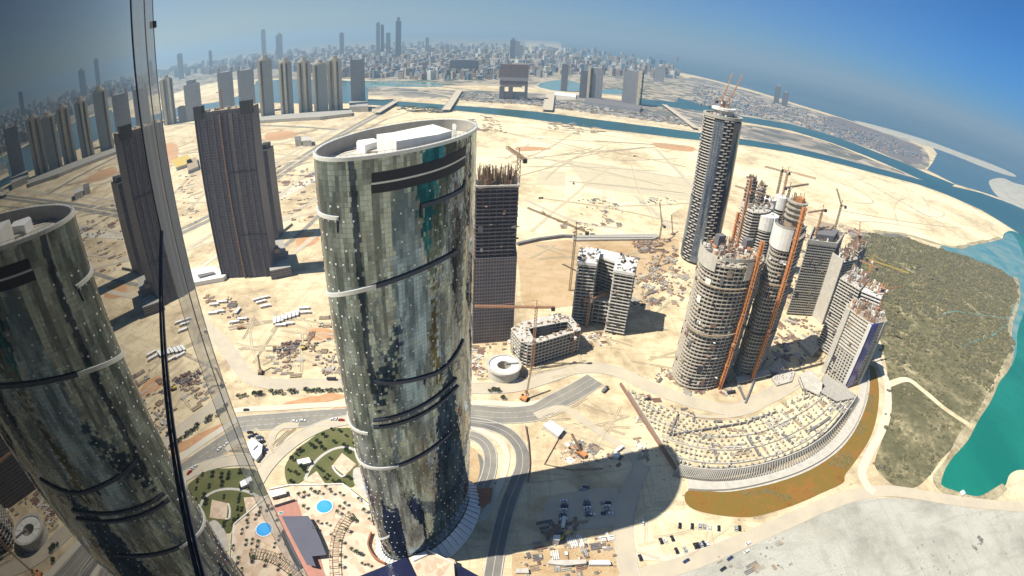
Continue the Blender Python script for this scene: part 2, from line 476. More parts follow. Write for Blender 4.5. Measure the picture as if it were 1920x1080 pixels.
def tag(o, label, cat, group=None, kind=None):
    if label: o['label'] = label
    if cat: o['category'] = cat
    if group: o['group'] = group
    if kind: o['kind'] = kind
    return o
def thing(name, label, cat, loc, group=None):
    o = bpy.data.objects.new(name, None)
    o.empty_display_size = 2
    col.objects.link(o)
    o.location = (loc[0], loc[1], loc[2] if len(loc) > 2 else 0)
    return tag(o, label, cat, group)
def dup(root, loc, rz, label=None, group=None, scale=None):
    r = root.copy(); col.objects.link(r); r.location = loc; r.rotation_euler = (0, 0, rz)
    if scale: r.scale = scale
    if label: r['label'] = label
    if group: r['group'] = group
    for ch in list(root.children):
        c = ch.copy(); col.objects.link(c); c.parent = r
        for g in ch.children:
            d = g.copy(); col.objects.link(d); d.parent = c
    return r
def struct(name, mb, mats):
    o = mb.build(name, mats); o['kind'] = 'structure'
    return o
def stuff(name, mb, mats, label=None, cat=None):
    o = mb.build(name, mats); o['kind'] = 'stuff'
    if label: o['label'] = label; o['category'] = cat
    return o

# ================================================================== THE SETTING
g = MB(); g.prism(ell(0, 0, 33000, 33000, 0, 180), -1.0, 0.0)
struct('ground', g, 'sand')
def area(name, pts, z, mat, n=4, sm=True, kind='structure'):
    p = PW(pts)
    if sm: p = smooth(p, n)
    g = MB(); g.sheet(p, z)
    return struct(name, g, mat)
# open sea beyond the far coast: from the coastline out to the horizon
coast = PW([(1055, 99), (1120, 112), (1200, 122), (1300, 141), (1400, 166), (1500, 197), (1600, 228), (1660, 247), (1700, 256), (1742, 268), (1757, 288), (1748, 306), (1738, 318),
            (1790, 345), (1860, 366), (1960, 410)])
far = [Vector((32500 * math.sin(a), 32500 * math.cos(a))) for a in (math.radians(d) for d in range(64, 3, -4))]
g = MB(); g.sheet(coast + far, .3); struct('sea', g, 'sea')
area('sand_spit', [(1600, 226), (1660, 240), (1740, 264), (1800, 286), (1860, 308), (1902, 327), (1898, 331), (1850, 316), (1780, 288), (1720, 268), (1650, 246)], .45, 'sand_grey')
area('sand_island', [(1856, 338), (1880, 334), (1905, 344), (1960, 360), (1990, 420), (1925, 402), (1895, 392), (1872, 370), (1858, 352)], .45, 'sand_grey')
fl_ = [Vector((math.sin(math.radians(a)) * 6500, math.cos(math.radians(a)) * 6500)) for a in range(-80, 2, 3)] + [Vector((math.sin(math.radians(a)) * 32800, math.cos(math.radians(a)) * 32800)) for a in range(0, -82, -3)]
g = MB(); g.sheet(fl_, .11); struct('far_land', g, 'city_land')
# ground of the city beyond the canals
area('city_ground', [(-50, 118), (150, 128), (300, 113), (500, 98), (750, 90), (1000, 98), (1100, 112), (1250, 134), (1300, 150), (1290, 190), (1240, 195), (1150, 178), (1040, 166), (900, 160), (800, 162), (700, 150), (480, 148), (300, 185), (100, 200), (-60, 200)], .12, 'city_land', sm=False)
area('built_shore', [(1295, 145), (1400, 170), (1500, 200), (1600, 232), (1660, 250), (1700, 262), (1735, 282), (1742, 310), (1715, 316), (1650, 286), (1560, 256), (1480, 232), (1390, 216), (1290, 195)], .14, 'scrub_land')
area('dry_shrub_land', [(1560, 218), (1620, 236), (1680, 258), (1722, 276), (1728, 306), (1690, 300), (1630, 276), (1580, 256), (1540, 236)], .2, plain('shrub_land', (.13, .125, .14), .95, .3, .01, (.19, .17, .16)))
area('canal_bank', [(1390, 234), (1480, 248), (1560, 270), (1640, 302), (1718, 334), (1722, 344), (1640, 314), (1560, 292), (1480, 275), (1390, 258)], .14, 'scrub_land')
area('road_reservation', [(690, 178), (780, 184), (860, 186), (960, 190), (1060, 200), (1160, 213), (1280, 232), (1330, 240), (1330, 196), (1250, 182), (1180, 190), (1060, 176), (960, 172), (860, 170), (780, 166), (690, 163)], .2, 'scrub_land', sm=False)
# water
area('near_canal', [(660, 186), (700, 186), (760, 191), (840, 197), (900, 201), (1000, 209), (1100, 222), (1200, 235), (1280, 245), (1340, 253), (1400, 262), (1480, 275), (1560, 293), (1640, 314), (1700, 330), (1722, 336), (1780, 348), (1840, 362), (1900, 384), (1990, 425),
                    (1990, 478), (1920, 444), (1880, 418), (1840, 394), (1780, 367), (1722, 346), (1640, 325), (1560, 304), (1480, 286), (1400, 273), (1340, 266), (1280, 260), (1200, 250), (1100, 239), (1000, 224), (900, 212), (840, 206), (760, 201), (700, 197), (660, 197)], .5, 'canal', sm=False)
area('far_canal', [(1270, 183), (1330, 200), (1393, 218), (1480, 232), (1560, 254), (1640, 284), (1700, 308), (1740, 326), (1790, 346), (1780, 352), (1722, 335), (1680, 316), (1640, 299), (1560, 268), (1480, 244), (1393, 229), (1330, 212), (1270, 200)], .52, 'canal', sm=False)
area('city_inlet', [(1185, 186), (1270, 192), (1300, 197), (1300, 206), (1250, 200), (1185, 196)], .62, 'canal')
area('city_lagoon', [(1008, 160), (1030, 152), (1060, 150), (1084, 156), (1090, 168), (1070, 172), (1030, 168)], .52, 'shallow')
area('creek', [(1130, 168), (1165, 168), (1170, 176), (1130, 176)], .52, 'shallow')
area('city_creek', [(668, 152), (720, 152), (790, 153), (830, 158), (820, 163), (770, 163), (700, 164), (660, 162)], .52, 'shallow')
area('tower_canal', [(300, 208), (360, 198), (420, 190), (474, 170), (480, 152), (560, 148), (660, 152), (690, 165), (690, 192), (600, 196), (490, 192), (420, 205), (330, 220), (290, 226)], .7, 'canal_teal', sm=False)
area('island_sand_bar', [(320, 178), (380, 160), (440, 150), (470, 158), (420, 172), (350, 188)], .6, 'sand_pale')
# big pale reclaimed island
area('sand_flat', [(760, 206), (860, 210), (960, 222), (1100, 242), (1280, 263), (1400, 277), (1500, 291), (1640, 328), (1722, 349), (1780, 370), (1840, 397), (1885, 424), (1905, 436),
                   (1880, 442), (1830, 458), (1760, 455), (1690, 436), (1610, 432), (1540, 400), (1400, 330), (1260, 400), (1250, 440), (1100, 440), (970, 455), (700, 460), (620, 300), (740, 215)], .08, 'sand_pale', sm=False)
# lagoon and mangrove on the right
area('lagoon', [(1884, 437), (1905, 435), (1960, 470), (2100, 560), (2100, 900), (1990, 905), (1925, 882), (1895, 888), (1884, 912), (1858, 928), (1825, 932), (1785, 925), (1760, 908), (1765, 885), (1795, 840), (1822, 800), (1850, 757), (1870, 720), (1886, 690), (1900, 655), (1896, 610), (1912, 560), (1906, 518), (1870, 495), (1838, 482), (1800, 470), (1826, 458), (1876, 450)], .1, 'lagoon')
area('shallow_water', [(1762, 462), (1800, 463), (1830, 459), (1878, 448), (1886, 438), (1900, 441), (1916, 470), (1926, 520), (1924, 570), (1908, 620), (1906, 660), (1893, 690), (1890, 650), (1884, 600), (1898, 560), (1890, 520), (1850, 500), (1800, 485)], .16, 'shallow')
mang_px = [(1600, 446), (1630, 440), (1668, 444), (1700, 446), (1745, 462), (1790, 474), (1830, 488), (1870, 504), (1900, 524), (1908, 552), (1896, 585), (1890, 615), (1898, 640), (1888, 670), (1868, 706), (1846, 750), (1818, 800),
           (1790, 836), (1765, 862), (1740, 895), (1715, 914), (1680, 912), (1652, 890), (1640, 868), (1652, 830), (1668, 790), (1672, 748), (1664, 700), (1656, 660), (1640, 610), (1610, 560), (1590, 500)]
area('mudflat', mang_px, .22, 'mud', 5)
for k, cr in enumerate(([(1900, 597), (1860, 594), (1820, 588), (1790, 584), (1768, 590), (1752, 600)], [(1896, 604), (1872, 622), (1850, 634), (1820, 642), (1800, 652)])):
    g = MB(); g.ribbon(smooth(PW(cr), 5, False), lambda t: 4.5 - 3.6 * t, .3 + k * .03); struct('tidal_creek', g, 'shallow')
# dry brown basin round the unfinished podium
area('marsh_basin', [(1640, 690), (1648, 730), (1645, 775), (1632, 820), (1606, 862), (1585, 890), (1580, 906), (1540, 925), (1500, 943), (1440, 963), (1400, 970), (1345, 966), (1300, 955), (1284, 938), (1290, 920), (1330, 919), (1380, 915), (1440, 904), (1500, 884), (1552, 854), (1592, 812), (1616, 765), (1624, 720), (1624, 688)], .15, 'marsh')
area('grey_fill', [(1205, 1075), (1300, 1055), (1390, 1026), (1470, 990), (1545, 958), (1610, 938), (1680, 934), (1770, 944), (1850, 956), (2000, 962), (2150, 1000), (2200, 1300), (1300, 1300), (1200, 1150)], .1, 'sand_grey')
area('excavation', [(972, 462), (1040, 452), (1120, 446), (1210, 446), (1270, 450), (1262, 500), (1200, 530), (1110, 560), (1060, 575), (985, 575), (975, 520)], .2, 'sand_pit')
for q in ([(620, 737 + 0), (650, 745), (560, 762), (530, 758), (565, 748), (600, 742)], [(640, 762), (660, 770), (650, 785), (630, 780), (610, 772)], [(925, 755), (960, 752), (975, 757), (955, 762), (930, 762)], [(575, 620), (610, 615), (628, 626), (618, 638), (580, 634)],
          [(1225, 268), (1260, 270), (1300, 276), (1298, 284), (1262, 281), (1232, 276)], [(968, 276), (1000, 275), (1035, 279), (1000, 283), (972, 283)], [(500, 250), (540, 246), (560, 252), (530, 262), (500, 262)], [(560, 440), (590, 436), (598, 450), (575, 462), (556, 458)],
          [(290, 275), (330, 270), (330, 300), (292, 305)], [(1395, 985), (1412, 988), (1415, 1000), (1400, 1006), (1392, 998)], [(180, 640), (210, 632), (214, 650), (190, 660)]):
    area('red_soil', q, .26, 'rust_soil')
for k, q in enumerate(([(1060, 300), (1200, 318), (1320, 345), (1310, 380), (1100, 352)], [(1010, 320), (1060, 322), (1060, 350), (1005, 346)])):
    area('graded_plot', q, .2, plain('plot_soil%d' % k, (.60, .53, .36), .95, .15, .05), sm=False)
area('shore_marsh', [(1590, 430), (1620, 436), (1660, 438), (1700, 440), (1690, 452), (1640, 452), (1600, 450)], .21, 'scrub_land')

# roads ------------------------------------------------------------
def road(name, pts, wd, mat, z=.35, sm=5, kerb=None, line=False, w2=None):
    p = smooth(PW(pts), sm, False)
    g = MB(); g.ribbon(p, wd, z, 0)
    mats = [mat]
    if kerb:
        mats.append(kerb)
        for sgn in (-1, 1):
            q = []
            for k in range(len(p)):
                d = (p[min(k + 1, len(p) - 1)] - p[max(k - 1, 0)]).normalized()
                q.append(p[k] + Vector((-d.y, d.x)) * sgn * (wd / 2 + .3))
            for a, b in zip(q[:-1], q[1:]): g.bar((a.x, a.y, z + .03), (b.x, b.y, z + .03), .8, 1, .3)
    if line:
        mats.append('line')
        li = len(mats) - 1
        for off in ([0] if line == 1 else [-wd / 6, wd / 6]):
            q = []
            for k in range(len(p)):
                d = (p[min(k + 1, len(p) - 1)] - p[max(k - 1, 0)]).normalized()
                q.append(p[k] + Vector((-d.y, d.x)) * off)
            acc = 0
            for a, b in zip(q[:-1], q[1:]):
                L = (b - a).length; dd = (b - a).normalized(); s_ = 0
                while s_ < L:
                    e_ = min(L, s_ + 4)
                    A = a + dd * s_; B = a + dd * e_; pn = Vector((-dd.y, dd.x)) * .12
                    g.face([(*(A - pn), z + .012), (*(B - pn), z + .012), (*(B + pn), z + .012), (*(A + pn), z + .012)], li)
                    s_ += 10
    return struct(name, g, mats)
# expressway from lower left to the canal bridge, with side roads
road('highway', [(300, 452), (400, 405), (480, 356), (545, 312), (600, 276), (650, 247), (700, 219), (735, 198)], 34, 'asphalt')
road('highway_median', [(300, 452), (400, 405), (480, 356), (545, 312), (600, 276), (650, 247), (700, 219), (735, 198)], 5, 'sand', .45)
road('service_road', [(330, 480), (430, 420), (510, 372), (580, 325), (640, 285), (700, 250)], 10, 'road_dusty', .38)
road('service_road', [(470, 330), (520, 302), (580, 268), (640, 236), (690, 208)], 12, 'road_dusty', .40)
road('cross_road', [(280, 236), (360, 232), (480, 235), (560, 238), (630, 243)], 18, 'asphalt', .42)
road('tower_road', [(280, 232), (400, 222), (500, 222), (600, 216), (700, 203), (735, 198)], 60, 'asphalt', .44)
road('track', [(130 + 390, 420), (560, 392), (600, 368), (620, 352)], 8, 'road_dusty', .33)
road('track', [(545, 480), (575, 455), (605, 430)], 10, 'road_dusty', .33)
road('track', [(460, 400), (520, 372), (600, 330)], 26, 'road_pale', .31)
for k, (a, b, c, wd) in enumerate((((300, 300), (420, 268), (560, 244), 8), ((300, 322), (440, 290), (590, 254), 6), ((330, 360), (420, 330), (560, 300), 9), ((350, 470), (440, 440), (600, 395), 7), ((520, 470), (560, 440), (600, 402), 8), ((330, 540), (380, 500), (420, 470), 8), ((540, 300), (600, 262), (670, 224), 5), ((660, 258), (720, 226), (780, 206), 6))):
    road('track', [a, b, c], wd, ('road_dusty', 'asphalt', 'road_pale')[k % 3] if k != 1 else 'sand_grey', .36 + k * .004)
# island tracks
road('track', [(930, 295), (1010, 298), (1100, 306), (1200, 322), (1300, 337)], 9, 'road_dusty', .33)
road('track', [(1060, 318), (1150, 330), (1240, 342), (1320, 352)], 5, 'road_dusty', .34)
road('track', [(1092, 345), (1180, 352), (1260, 364), (1330, 372)], 6, 'road_dusty', .34)
road('track', [(1230, 280), (1262, 312), (1290, 342), (1310, 372)], 10, 'road_dusty', .35)
road('track', [(1400, 280), (1480, 300), (1560, 338), (1600, 352), (1632, 372), (1634, 381), (1600, 380)], 7, 'road_dusty', .34)
road('track', [(1530, 300), (1580, 318), (1620, 334), (1600, 336)], 7, 'road_dusty', .345)
road('track', [(1702, 382), (1730, 402), (1762, 407), (1770, 400), (1752, 390), (1715, 380)], 5, 'road_dusty', .34)
road('track', [(1640, 350), (1690, 362), (1740, 378), (1790, 400), (1830, 420)], 4, 'road_dusty', .34)
road('track', [(980, 372), (1040, 400), (1100, 420), (1160, 428)], 8, 'road_dusty', .33)
road('track', [(1190, 366), (1230, 400), (1260, 430)], 10, 'road_dusty', .36)
road('track', [(1600, 415), (1660, 418), (1740, 432)], 6, 'road_dusty', .36)
# belt of roads beyond the canal
for k, (dy, wd, mt) in enumerate(((0, 26, 'asphalt'), (9, 16, 'road_dusty'), (18, 22, 'asphalt'), (27, 12, 'road_pale'))):
    road('canal_expressway', [(700, 152 + dy), (800, 160 + dy), (900, 170 + dy * .9), (1000, 176 + dy), (1100, 187 + dy), (1200, 201 + dy), (1290, 216 + dy), (1400, 240 + dy * .6)], wd, mt, .55 + k * .05)
road('canal_expressway', [(690, 176), (760, 172), (820, 176), (860, 186)], 18, 'road_dusty', .8)
road('canal_expressway', [(1000, 162), (1030, 170), (1060, 176), (1120, 180)], 30, 'road_pale', .82)
# roads round the site
road('site_road', [(330, 560), (372, 598), (396, 624), (418, 645), (436, 668), (452, 692), (474, 710), (502, 719), (542, 722), (588, 721), (640, 720), (740, 727), (860, 728), (920, 728), (970, 724), (1020, 710), (1070, 694), (1115, 690), (1165, 700), (1210, 722), (1260, 742), (1320, 760), (1380, 768), (1440, 742), (1500, 705)], 14, 'road_dusty', .33, 6, 'kerb')
road('divided_highway', [(330, 830), (400, 808), (450, 796), (520, 790), (600, 784), (700, 779), (800, 776), (877, 774), (940, 779), (1004, 774), (1039, 755), (1081, 733), (1116, 712)], 19, 'asphalt', .36, 6, 'kerb', 2)
road('frontage_road', [(330, 800), (430, 772), (520, 765), (650, 758), (877, 755), (960, 758), (1008, 756), (1050, 738), (1102, 712)], 7, 'road_pale', .34, 6)
road('branch_road', [(1004, 780), (1036, 768), (1062, 768), (1085, 782), (1118, 806), (1169, 840), (1195, 868)], 8, 'road_dusty', .37, 6)
road('ramp_road', [(860, 790), (890, 793), (918, 798), (948, 810), (968, 828), (979, 850), (979, 878), (968, 906), (954, 942), (942, 984), (931, 1034), (922, 1090), (915, 1150)], 10, 'asphalt_dark', .39, 6, 'kerb', 1)
road('ramp_road', [(860, 815), (884, 817), (903, 826), (916, 842), (920, 866), (914, 896), (900, 922), (880, 950)], 9, 'asphalt', .40, 6, 'kerb', 1)
road('ramp_road', [(880, 800), (912, 812), (940, 830), (950, 856), (944, 890), (932, 920), (905, 975)], 5, 'road_pale', .375, 6)
area('dry_island', [(858, 836), (882, 838), (898, 852), (902, 876), (896, 902), (872, 912), (856, 880)], .42, 'sand_pit')
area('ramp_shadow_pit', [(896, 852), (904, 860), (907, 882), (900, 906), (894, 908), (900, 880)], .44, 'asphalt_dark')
road('link_road', [(660, 786), (610, 797), (566, 818), (528, 846), (498, 878), (474, 915), (440, 960)], 11, 'road_dusty', .385, 6, 'kerb')
road('link_road', [(560, 796), (530, 800), (512, 815), (505, 840), (495, 868)], 7, 'road_dusty', .38, 6)
road('coast_road', [(1130, 1110), (1200, 1082), (1285, 1058), (1380, 1020), (1460, 985), (1540, 950), (1600, 929), (1650, 921), (1700, 924), (1800, 940), (1925, 952), (2050, 955)], 13, 'road_dusty', .37, 6)
road('coast_road', [(1636, 655), (1652, 690), (1663, 720), (1664, 760), (1652, 808), (1630, 850), (1616, 886), (1626, 912), (1640, 924)], 9, 'road_pale', .39, 6)
road('mangrove_causeway', [(1664, 722), (1700, 712), (1730, 732), (1768, 764), (1800, 786), (1822, 800)], 9, 'sand_pale', .4, 6)
road('local_road', [(1205, 870), (1196, 890), (1185, 912), (1175, 946), (1169, 981), (1172, 1030), (1183, 1085), (1200, 1130)], 12, 'road_dusty', .385, 6, 'kerb')
road('local_road', [(1190, 1040), (1260, 1046), (1320, 1030), (1400, 1004)], 6, 'road_pale', .36, 6)
road('promenade', [(1290, 905), (1350, 912), (1400, 906), (1460, 892), (1520, 868), (1570, 832), (1602, 786), (1620, 735), (1622, 690)], 12, 'concrete_light', .41, 8)
road('inner_site_road', [(1180, 745), (1250, 768), (1330, 782), (1400, 775), (1450, 752), (1500, 724), (1540, 700)], 4, 'road_dusty', .41)
area('bare_car_park', [(1205, 965), (1290, 955), (1340, 972), (1420, 980), (1440, 985), (1380, 1012), (1290, 1044), (1200, 1052), (1184, 1010), (1190, 975)], .3, 'sand_pale', sm=False)
area('works_yard', [(1040, 780), (1110, 810), (1170, 850), (1180, 878), (1000, 905), (985, 870), (1010, 850)], .28, 'sand', sm=False)
area('compound_yard', [(960, 1040), (1165, 1010), (1180, 1100), (960, 1130)], .3, 'sand_pit', sm=False)
area('parking_court', [(1030, 935), (1080, 922), (1150, 915), (1165, 950), (1150, 985), (1090, 992), (1020, 985)], .32, 'road_dusty')
#==END1==
# ================================================================== BUILDER'S OWN TOWER: the mirror-glass wall beside the camera
A0 = math.radians(-37.24)
U_ = Vector((math.sin(A0), math.cos(A0)))            # along the wall, away from the camera
N_ = Vector((math.cos(A0), -math.sin(A0)))           # out of the wall, towards the camera
def WL(L, off=0.0):                                   # point on the wall at distance L, off metres out of it
    return N_ * (-0.6 + off) + U_ * L
gt = thing('glass_tower', 'mirror glass tower wall at the left, close to the camera, reflecting the round tower', 'tower', (*WL(4, -15), 0))
LE = 12.9
g = MB(); g.prism([WL(-14, -.25), WL(LE, -.25), WL(LE, -34), WL(-14, -34)], 0, 335); g.build('tower_body', 'concrete_dark', gt)
m, t, b = base('mirror_glass', .0, .5)
b.inputs['Base Color'].default_value = (.012, .015, .016, 1)
b.inputs['IOR'].default_value = 2.05
b.inputs['Specular IOR Level'].default_value = .5
b.inputs['Roughness'].default_value = .0
M['mirror_glass'] = m
m, t, b = base('dusty_veil_glass', .0, .5)
gl = nn(t, 'ShaderNodeBsdfDiffuse'); gl.inputs[0].default_value = (.60, .58, .52, 1)  # pale diffuse colour for dust plus the veil of grazing reflections
b.inputs['Base Color'].default_value = (.012, .015, .016, 1); b.inputs['IOR'].default_value = 2.05
uvn = nn(t, 'ShaderNodeNewGeometry')
mx = nn(t, 'ShaderNodeMixShader')
n1 = tn(t, wpos(t, 1, 1, .02), 1.4, 5, .7)
mr = nn(t, 'ShaderNodeMapRange'); t.links.new(n1, mr.inputs[0]); mr.inputs[1].default_value = .3; mr.inputs[2].default_value = .7; mr.inputs[3].default_value = .3; mr.inputs[4].default_value = .6
t.links.new(mr.outputs[0], mx.inputs[0]); t.links.new(b.outputs[0], mx.inputs[1]); t.links.new(gl.outputs[0], mx.inputs[2])
t.links.new(mx.outputs[0], t.nodes['Material Output'].inputs['Surface'])
M['dusty_veil_glass'] = m
g = MB(); g.prism([WL(-14, -.25), WL(-14, 0), WL(6.85, 0), WL(6.85, -.25)], 0, 335); g.build('glass_wall', 'mirror_glass', gt)
g = MB(); g.prism([WL(6.95, -.25), WL(6.95, 0), WL(LE, 0), WL(LE, -.25)], 0, 335); g.build('dusty_veil_wall', 'dusty_veil_glass', gt)['label'] = 'dusty, reflection-veiled outer bay of the glass wall'
def wbar(name, L, off, wd, dp, z0, z1, mat):
    g = MB(); g.prism([WL(L, off), WL(L + wd, off), WL(L + wd, off + dp), WL(L, off + dp)], z0, z1); return g.build(name, mat, gt)
wbar('mullion', 6.85, -.02, .07, .03, H - 2.2, 335, 'rib_dark')
for L in (9.6, 12.85): wbar('mullion', L, -.02, .1, .03, 0, 335, 'concrete_dark')
g = MB(); a = WL(-14, .015); b_ = WL(6.95, .015)
g.bar((a.x, a.y, H - 2.24), (b_.x, b_.y, H - 2.22), .02, 0, .03); g.build('transom', 'rib_dark', gt)
g = MB(); g.box((*WL(LE - .2, .02), H + .78), (.09, .09, .16)); g.build('bracket', 'dark', gt)

# ================================================================== ROUND MIRROR-CLAD TOWER
CX, CY, EA, EB, ER = -46.2, 196.9, 41.8, 21.7, math.radians(60)
TZ = 249.0
def prof(z):            # outline scale along the height
    k = [(0, .93), (40, .96), (80, .985), (120, 1.0), (180, 1.005), (249, 1.0)]
    for (a, sa), (b, sb) in zip(k[:-1], k[1:]):
        if z <= b: return sa + (sb - sa) * (z - a) / (b - a)
    return 1.0
def ctr(z):
    f = max(0, 1 - z / TZ); return CX - 3.0 * f, CY - 1.5 * f
def mt_pt(t, z, off=0.0):
    cx, cy = ctr(z)
    s = prof(z)
    a, b_ = EA * s + off, EB * s + off
    x, y = a * math.cos(t), b_ * math.sin(t)
    return Vector((cx + x * math.cos(ER) - y * math.sin(ER), cy + x * math.sin(ER) + y * math.cos(ER), z))
def t_at(px, py, z):    # ellipse parameter of the wall point seen at a photo position (front side)
    best = None
    for k in range(720):
        t = 2 * math.pi * k / 720
        p = mt_pt(t, z)
        c = Vector(ctr(z))
        nrm = (p.xy - c)
        if nrm.dot(-p.xy) < 0: continue
        v = ray(px, py)
        d = abs(math.atan2(p.x, p.y) - math.atan2(v.x, v.y))
        if best is None or d < best[0]: best = (d, t)
    return best[1]
def hit(px, py):        # (t, z) of the front wall point along a photo direction
    v = ray(px, py); z = 120
    t = 0
    for _ in range(6):
        t = t_at(px, py, max(0, min(TZ, z)))
        p = mt_pt(t, max(0, min(TZ, z)))
        z = H + v.z / math.hypot(v.x, v.y) * math.hypot(p.x, p.y)
    return t, z
mt = thing('round_tower', 'tall curved mirror glass tower with dark spiral ribs and white rooms on its roof', 'tower', (CX, CY, 0))
NS, NZ, TOPZ = 144, 63, TZ
me = bpy.data.meshes.new('glass_facade')
V = []; F = []; UVc = []
zs = [TOPZ * k / NZ for k in range(NZ + 1)]
arc = [0.0]
for k in range(NS): arc.append(arc[-1] + (mt_pt(2 * math.pi * (k + 1) / NS, 120) - mt_pt(2 * math.pi * k / NS, 120)).length)
for z in zs:
    for k in range(NS): V.append(mt_pt(2 * math.pi * k / NS, z) - Vector((CX, CY, 0)))
for j in range(NZ):
    for k in range(NS):
        l = (k + 1) % NS
        F.append((j * NS + k, j * NS + l, (j + 1) * NS + l, (j + 1) * NS + k))
        UVc += [(arc[k], zs[j]), (arc[k + 1], zs[j]), (arc[k + 1], zs[j + 1]), (arc[k], zs[j + 1])]
me.from_pydata(V, [], F)
uvl = me.uv_layers.new(name='UVMap')
for i, c in enumerate(UVc): uvl.data[i].uv = c
me.polygons.foreach_set('use_smooth', [True] * len(F))
me.materials.append(M['sun_glass']); me.update()
o = bpy.data.objects.new('glass_facade', me); col.objects.link(o); o.parent = mt
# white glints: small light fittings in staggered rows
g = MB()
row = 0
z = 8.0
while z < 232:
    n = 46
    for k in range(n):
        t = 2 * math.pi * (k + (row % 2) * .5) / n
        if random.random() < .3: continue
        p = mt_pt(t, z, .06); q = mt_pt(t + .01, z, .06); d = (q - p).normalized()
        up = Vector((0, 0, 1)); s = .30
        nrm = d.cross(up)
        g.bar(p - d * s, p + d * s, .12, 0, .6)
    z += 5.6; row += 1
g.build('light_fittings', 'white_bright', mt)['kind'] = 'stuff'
# spiral ribs
TS = hit(604, 420)[0]                                 # the wall's left silhouette
def rib(pts, half, mat, off=.6, name='spiral_rib', dz0=None, ext=0.0):
    P = []
    for px, py in pts: P.append(hit(px, py))
    if ext:
        dz = (P[0][1] - P[1][1]) / max(.05, abs(P[0][0] - P[1][0]))
        P = [(P[0][0] + sg * ext * k / 3, P[0][1] + 2.0 * k) for k, sg in ((3, -1), (2, -1), (1, -1))] + P
    sm = smooth([Vector((a, b)) for a, b in P], 10, False)
    g = MB()
    for a, b in zip(sm[:-1], sm[1:]):
        A0_, A1 = mt_pt(a.x, a.y - half, off), mt_pt(a.x, a.y + half, off)
        B0, B1 = mt_pt(b.x, b.y - half, off), mt_pt(b.x, b.y + half, off)
        a0, a1 = mt_pt(a.x, a.y - half, -.3), mt_pt(a.x, a.y + half, -.3)
        b0, b1 = mt_pt(b.x, b.y - half, -.3), mt_pt(b.x, b.y + half, -.3)
        g.face([A0_, B0, B1, A1]); g.face([A1, B1, b1, a1]); g.face([a0, b0, B0, A0_])
    A = sm[0]; g.face([mt_pt(A.x, A.y - half, -.3), mt_pt(A.x, A.y - half, off), mt_pt(A.x, A.y + half, off), mt_pt(A.x, A.y + half, -.3)])
    A = sm[-1]; g.face([mt_pt(A.x, A.y - half, off), mt_pt(A.x, A.y - half, -.3), mt_pt(A.x, A.y + half, -.3), mt_pt(A.x, A.y + half, off)])
    return g.build(name, mat, mt)
for e_, hf in (((335, 324, 305, 283), 1.9), ((354, 344, 325, 302), 1.7)):
    rib([(697, e_[0]), (760, e_[1]), (830, e_[2]), (880, e_[3])], hf, 'black_band', .25, 'recess_band')
rib([(697, 344.5), (760, 334), (830, 314.5), (880, 293)], .35, 'rib_light', .3, 'recess_light')
rib([(789, 386), (830, 373), (865, 355), (884, 340)], .8, 'rib_dark')
rib([(788, 402), (789.5, 388)], 1.2, 'rib_dark')
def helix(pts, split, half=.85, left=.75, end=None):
    """a rib fitted through photo points; the stretch left of split is the cap, sunlight painted in as paler colour"""
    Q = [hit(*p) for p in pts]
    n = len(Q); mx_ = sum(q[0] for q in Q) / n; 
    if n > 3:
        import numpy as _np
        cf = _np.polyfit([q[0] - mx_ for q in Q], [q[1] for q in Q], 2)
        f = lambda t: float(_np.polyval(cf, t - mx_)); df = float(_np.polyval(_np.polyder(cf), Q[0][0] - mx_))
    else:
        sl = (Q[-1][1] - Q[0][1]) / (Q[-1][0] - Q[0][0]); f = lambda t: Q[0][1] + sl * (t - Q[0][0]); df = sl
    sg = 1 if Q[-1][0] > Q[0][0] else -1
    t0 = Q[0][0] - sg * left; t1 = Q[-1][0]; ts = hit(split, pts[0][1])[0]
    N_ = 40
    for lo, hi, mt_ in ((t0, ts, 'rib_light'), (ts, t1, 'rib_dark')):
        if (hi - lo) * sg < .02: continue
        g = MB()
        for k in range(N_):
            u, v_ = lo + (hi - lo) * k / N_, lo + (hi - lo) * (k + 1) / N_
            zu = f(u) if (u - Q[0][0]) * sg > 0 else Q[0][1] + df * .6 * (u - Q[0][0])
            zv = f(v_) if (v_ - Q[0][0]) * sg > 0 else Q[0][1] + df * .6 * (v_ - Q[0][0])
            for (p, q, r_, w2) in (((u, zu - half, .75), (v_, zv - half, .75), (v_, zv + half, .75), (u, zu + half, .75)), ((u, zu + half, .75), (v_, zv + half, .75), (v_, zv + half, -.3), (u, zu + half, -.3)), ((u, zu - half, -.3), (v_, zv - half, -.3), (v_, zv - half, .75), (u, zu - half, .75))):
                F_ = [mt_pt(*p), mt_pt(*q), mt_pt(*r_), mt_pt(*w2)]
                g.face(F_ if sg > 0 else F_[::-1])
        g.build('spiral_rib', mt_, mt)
helix([(640, 535), (700, 534), (740, 525), (790, 508), (830, 487), (856, 468)], 705)
helix([(797, 706), (830, 689), (855, 666), (872, 636)], 700, left=0)
rib([(796, 718), (798, 706)], 1.2, 'rib_dark')
helix([(625, 408), (634, 409)], 636, .7)
rib([(634, 432), (635, 410)], .8, 'rib_dark', 1.0)
helix([(676, 809), (688, 812)], 690, .7)
helix([(735, 783), (780, 765), (830, 735), (855, 708)], 700, .75, 0)
helix([(735, 797), (780, 780), (835, 748), (858, 722)], 700, .75, 0)
helix([(700, 877), (720, 878), (745, 873), (790, 853), (830, 825), (846, 808)], 748)
helix([(712, 1002), (728, 1006)], 730, .8, .3)
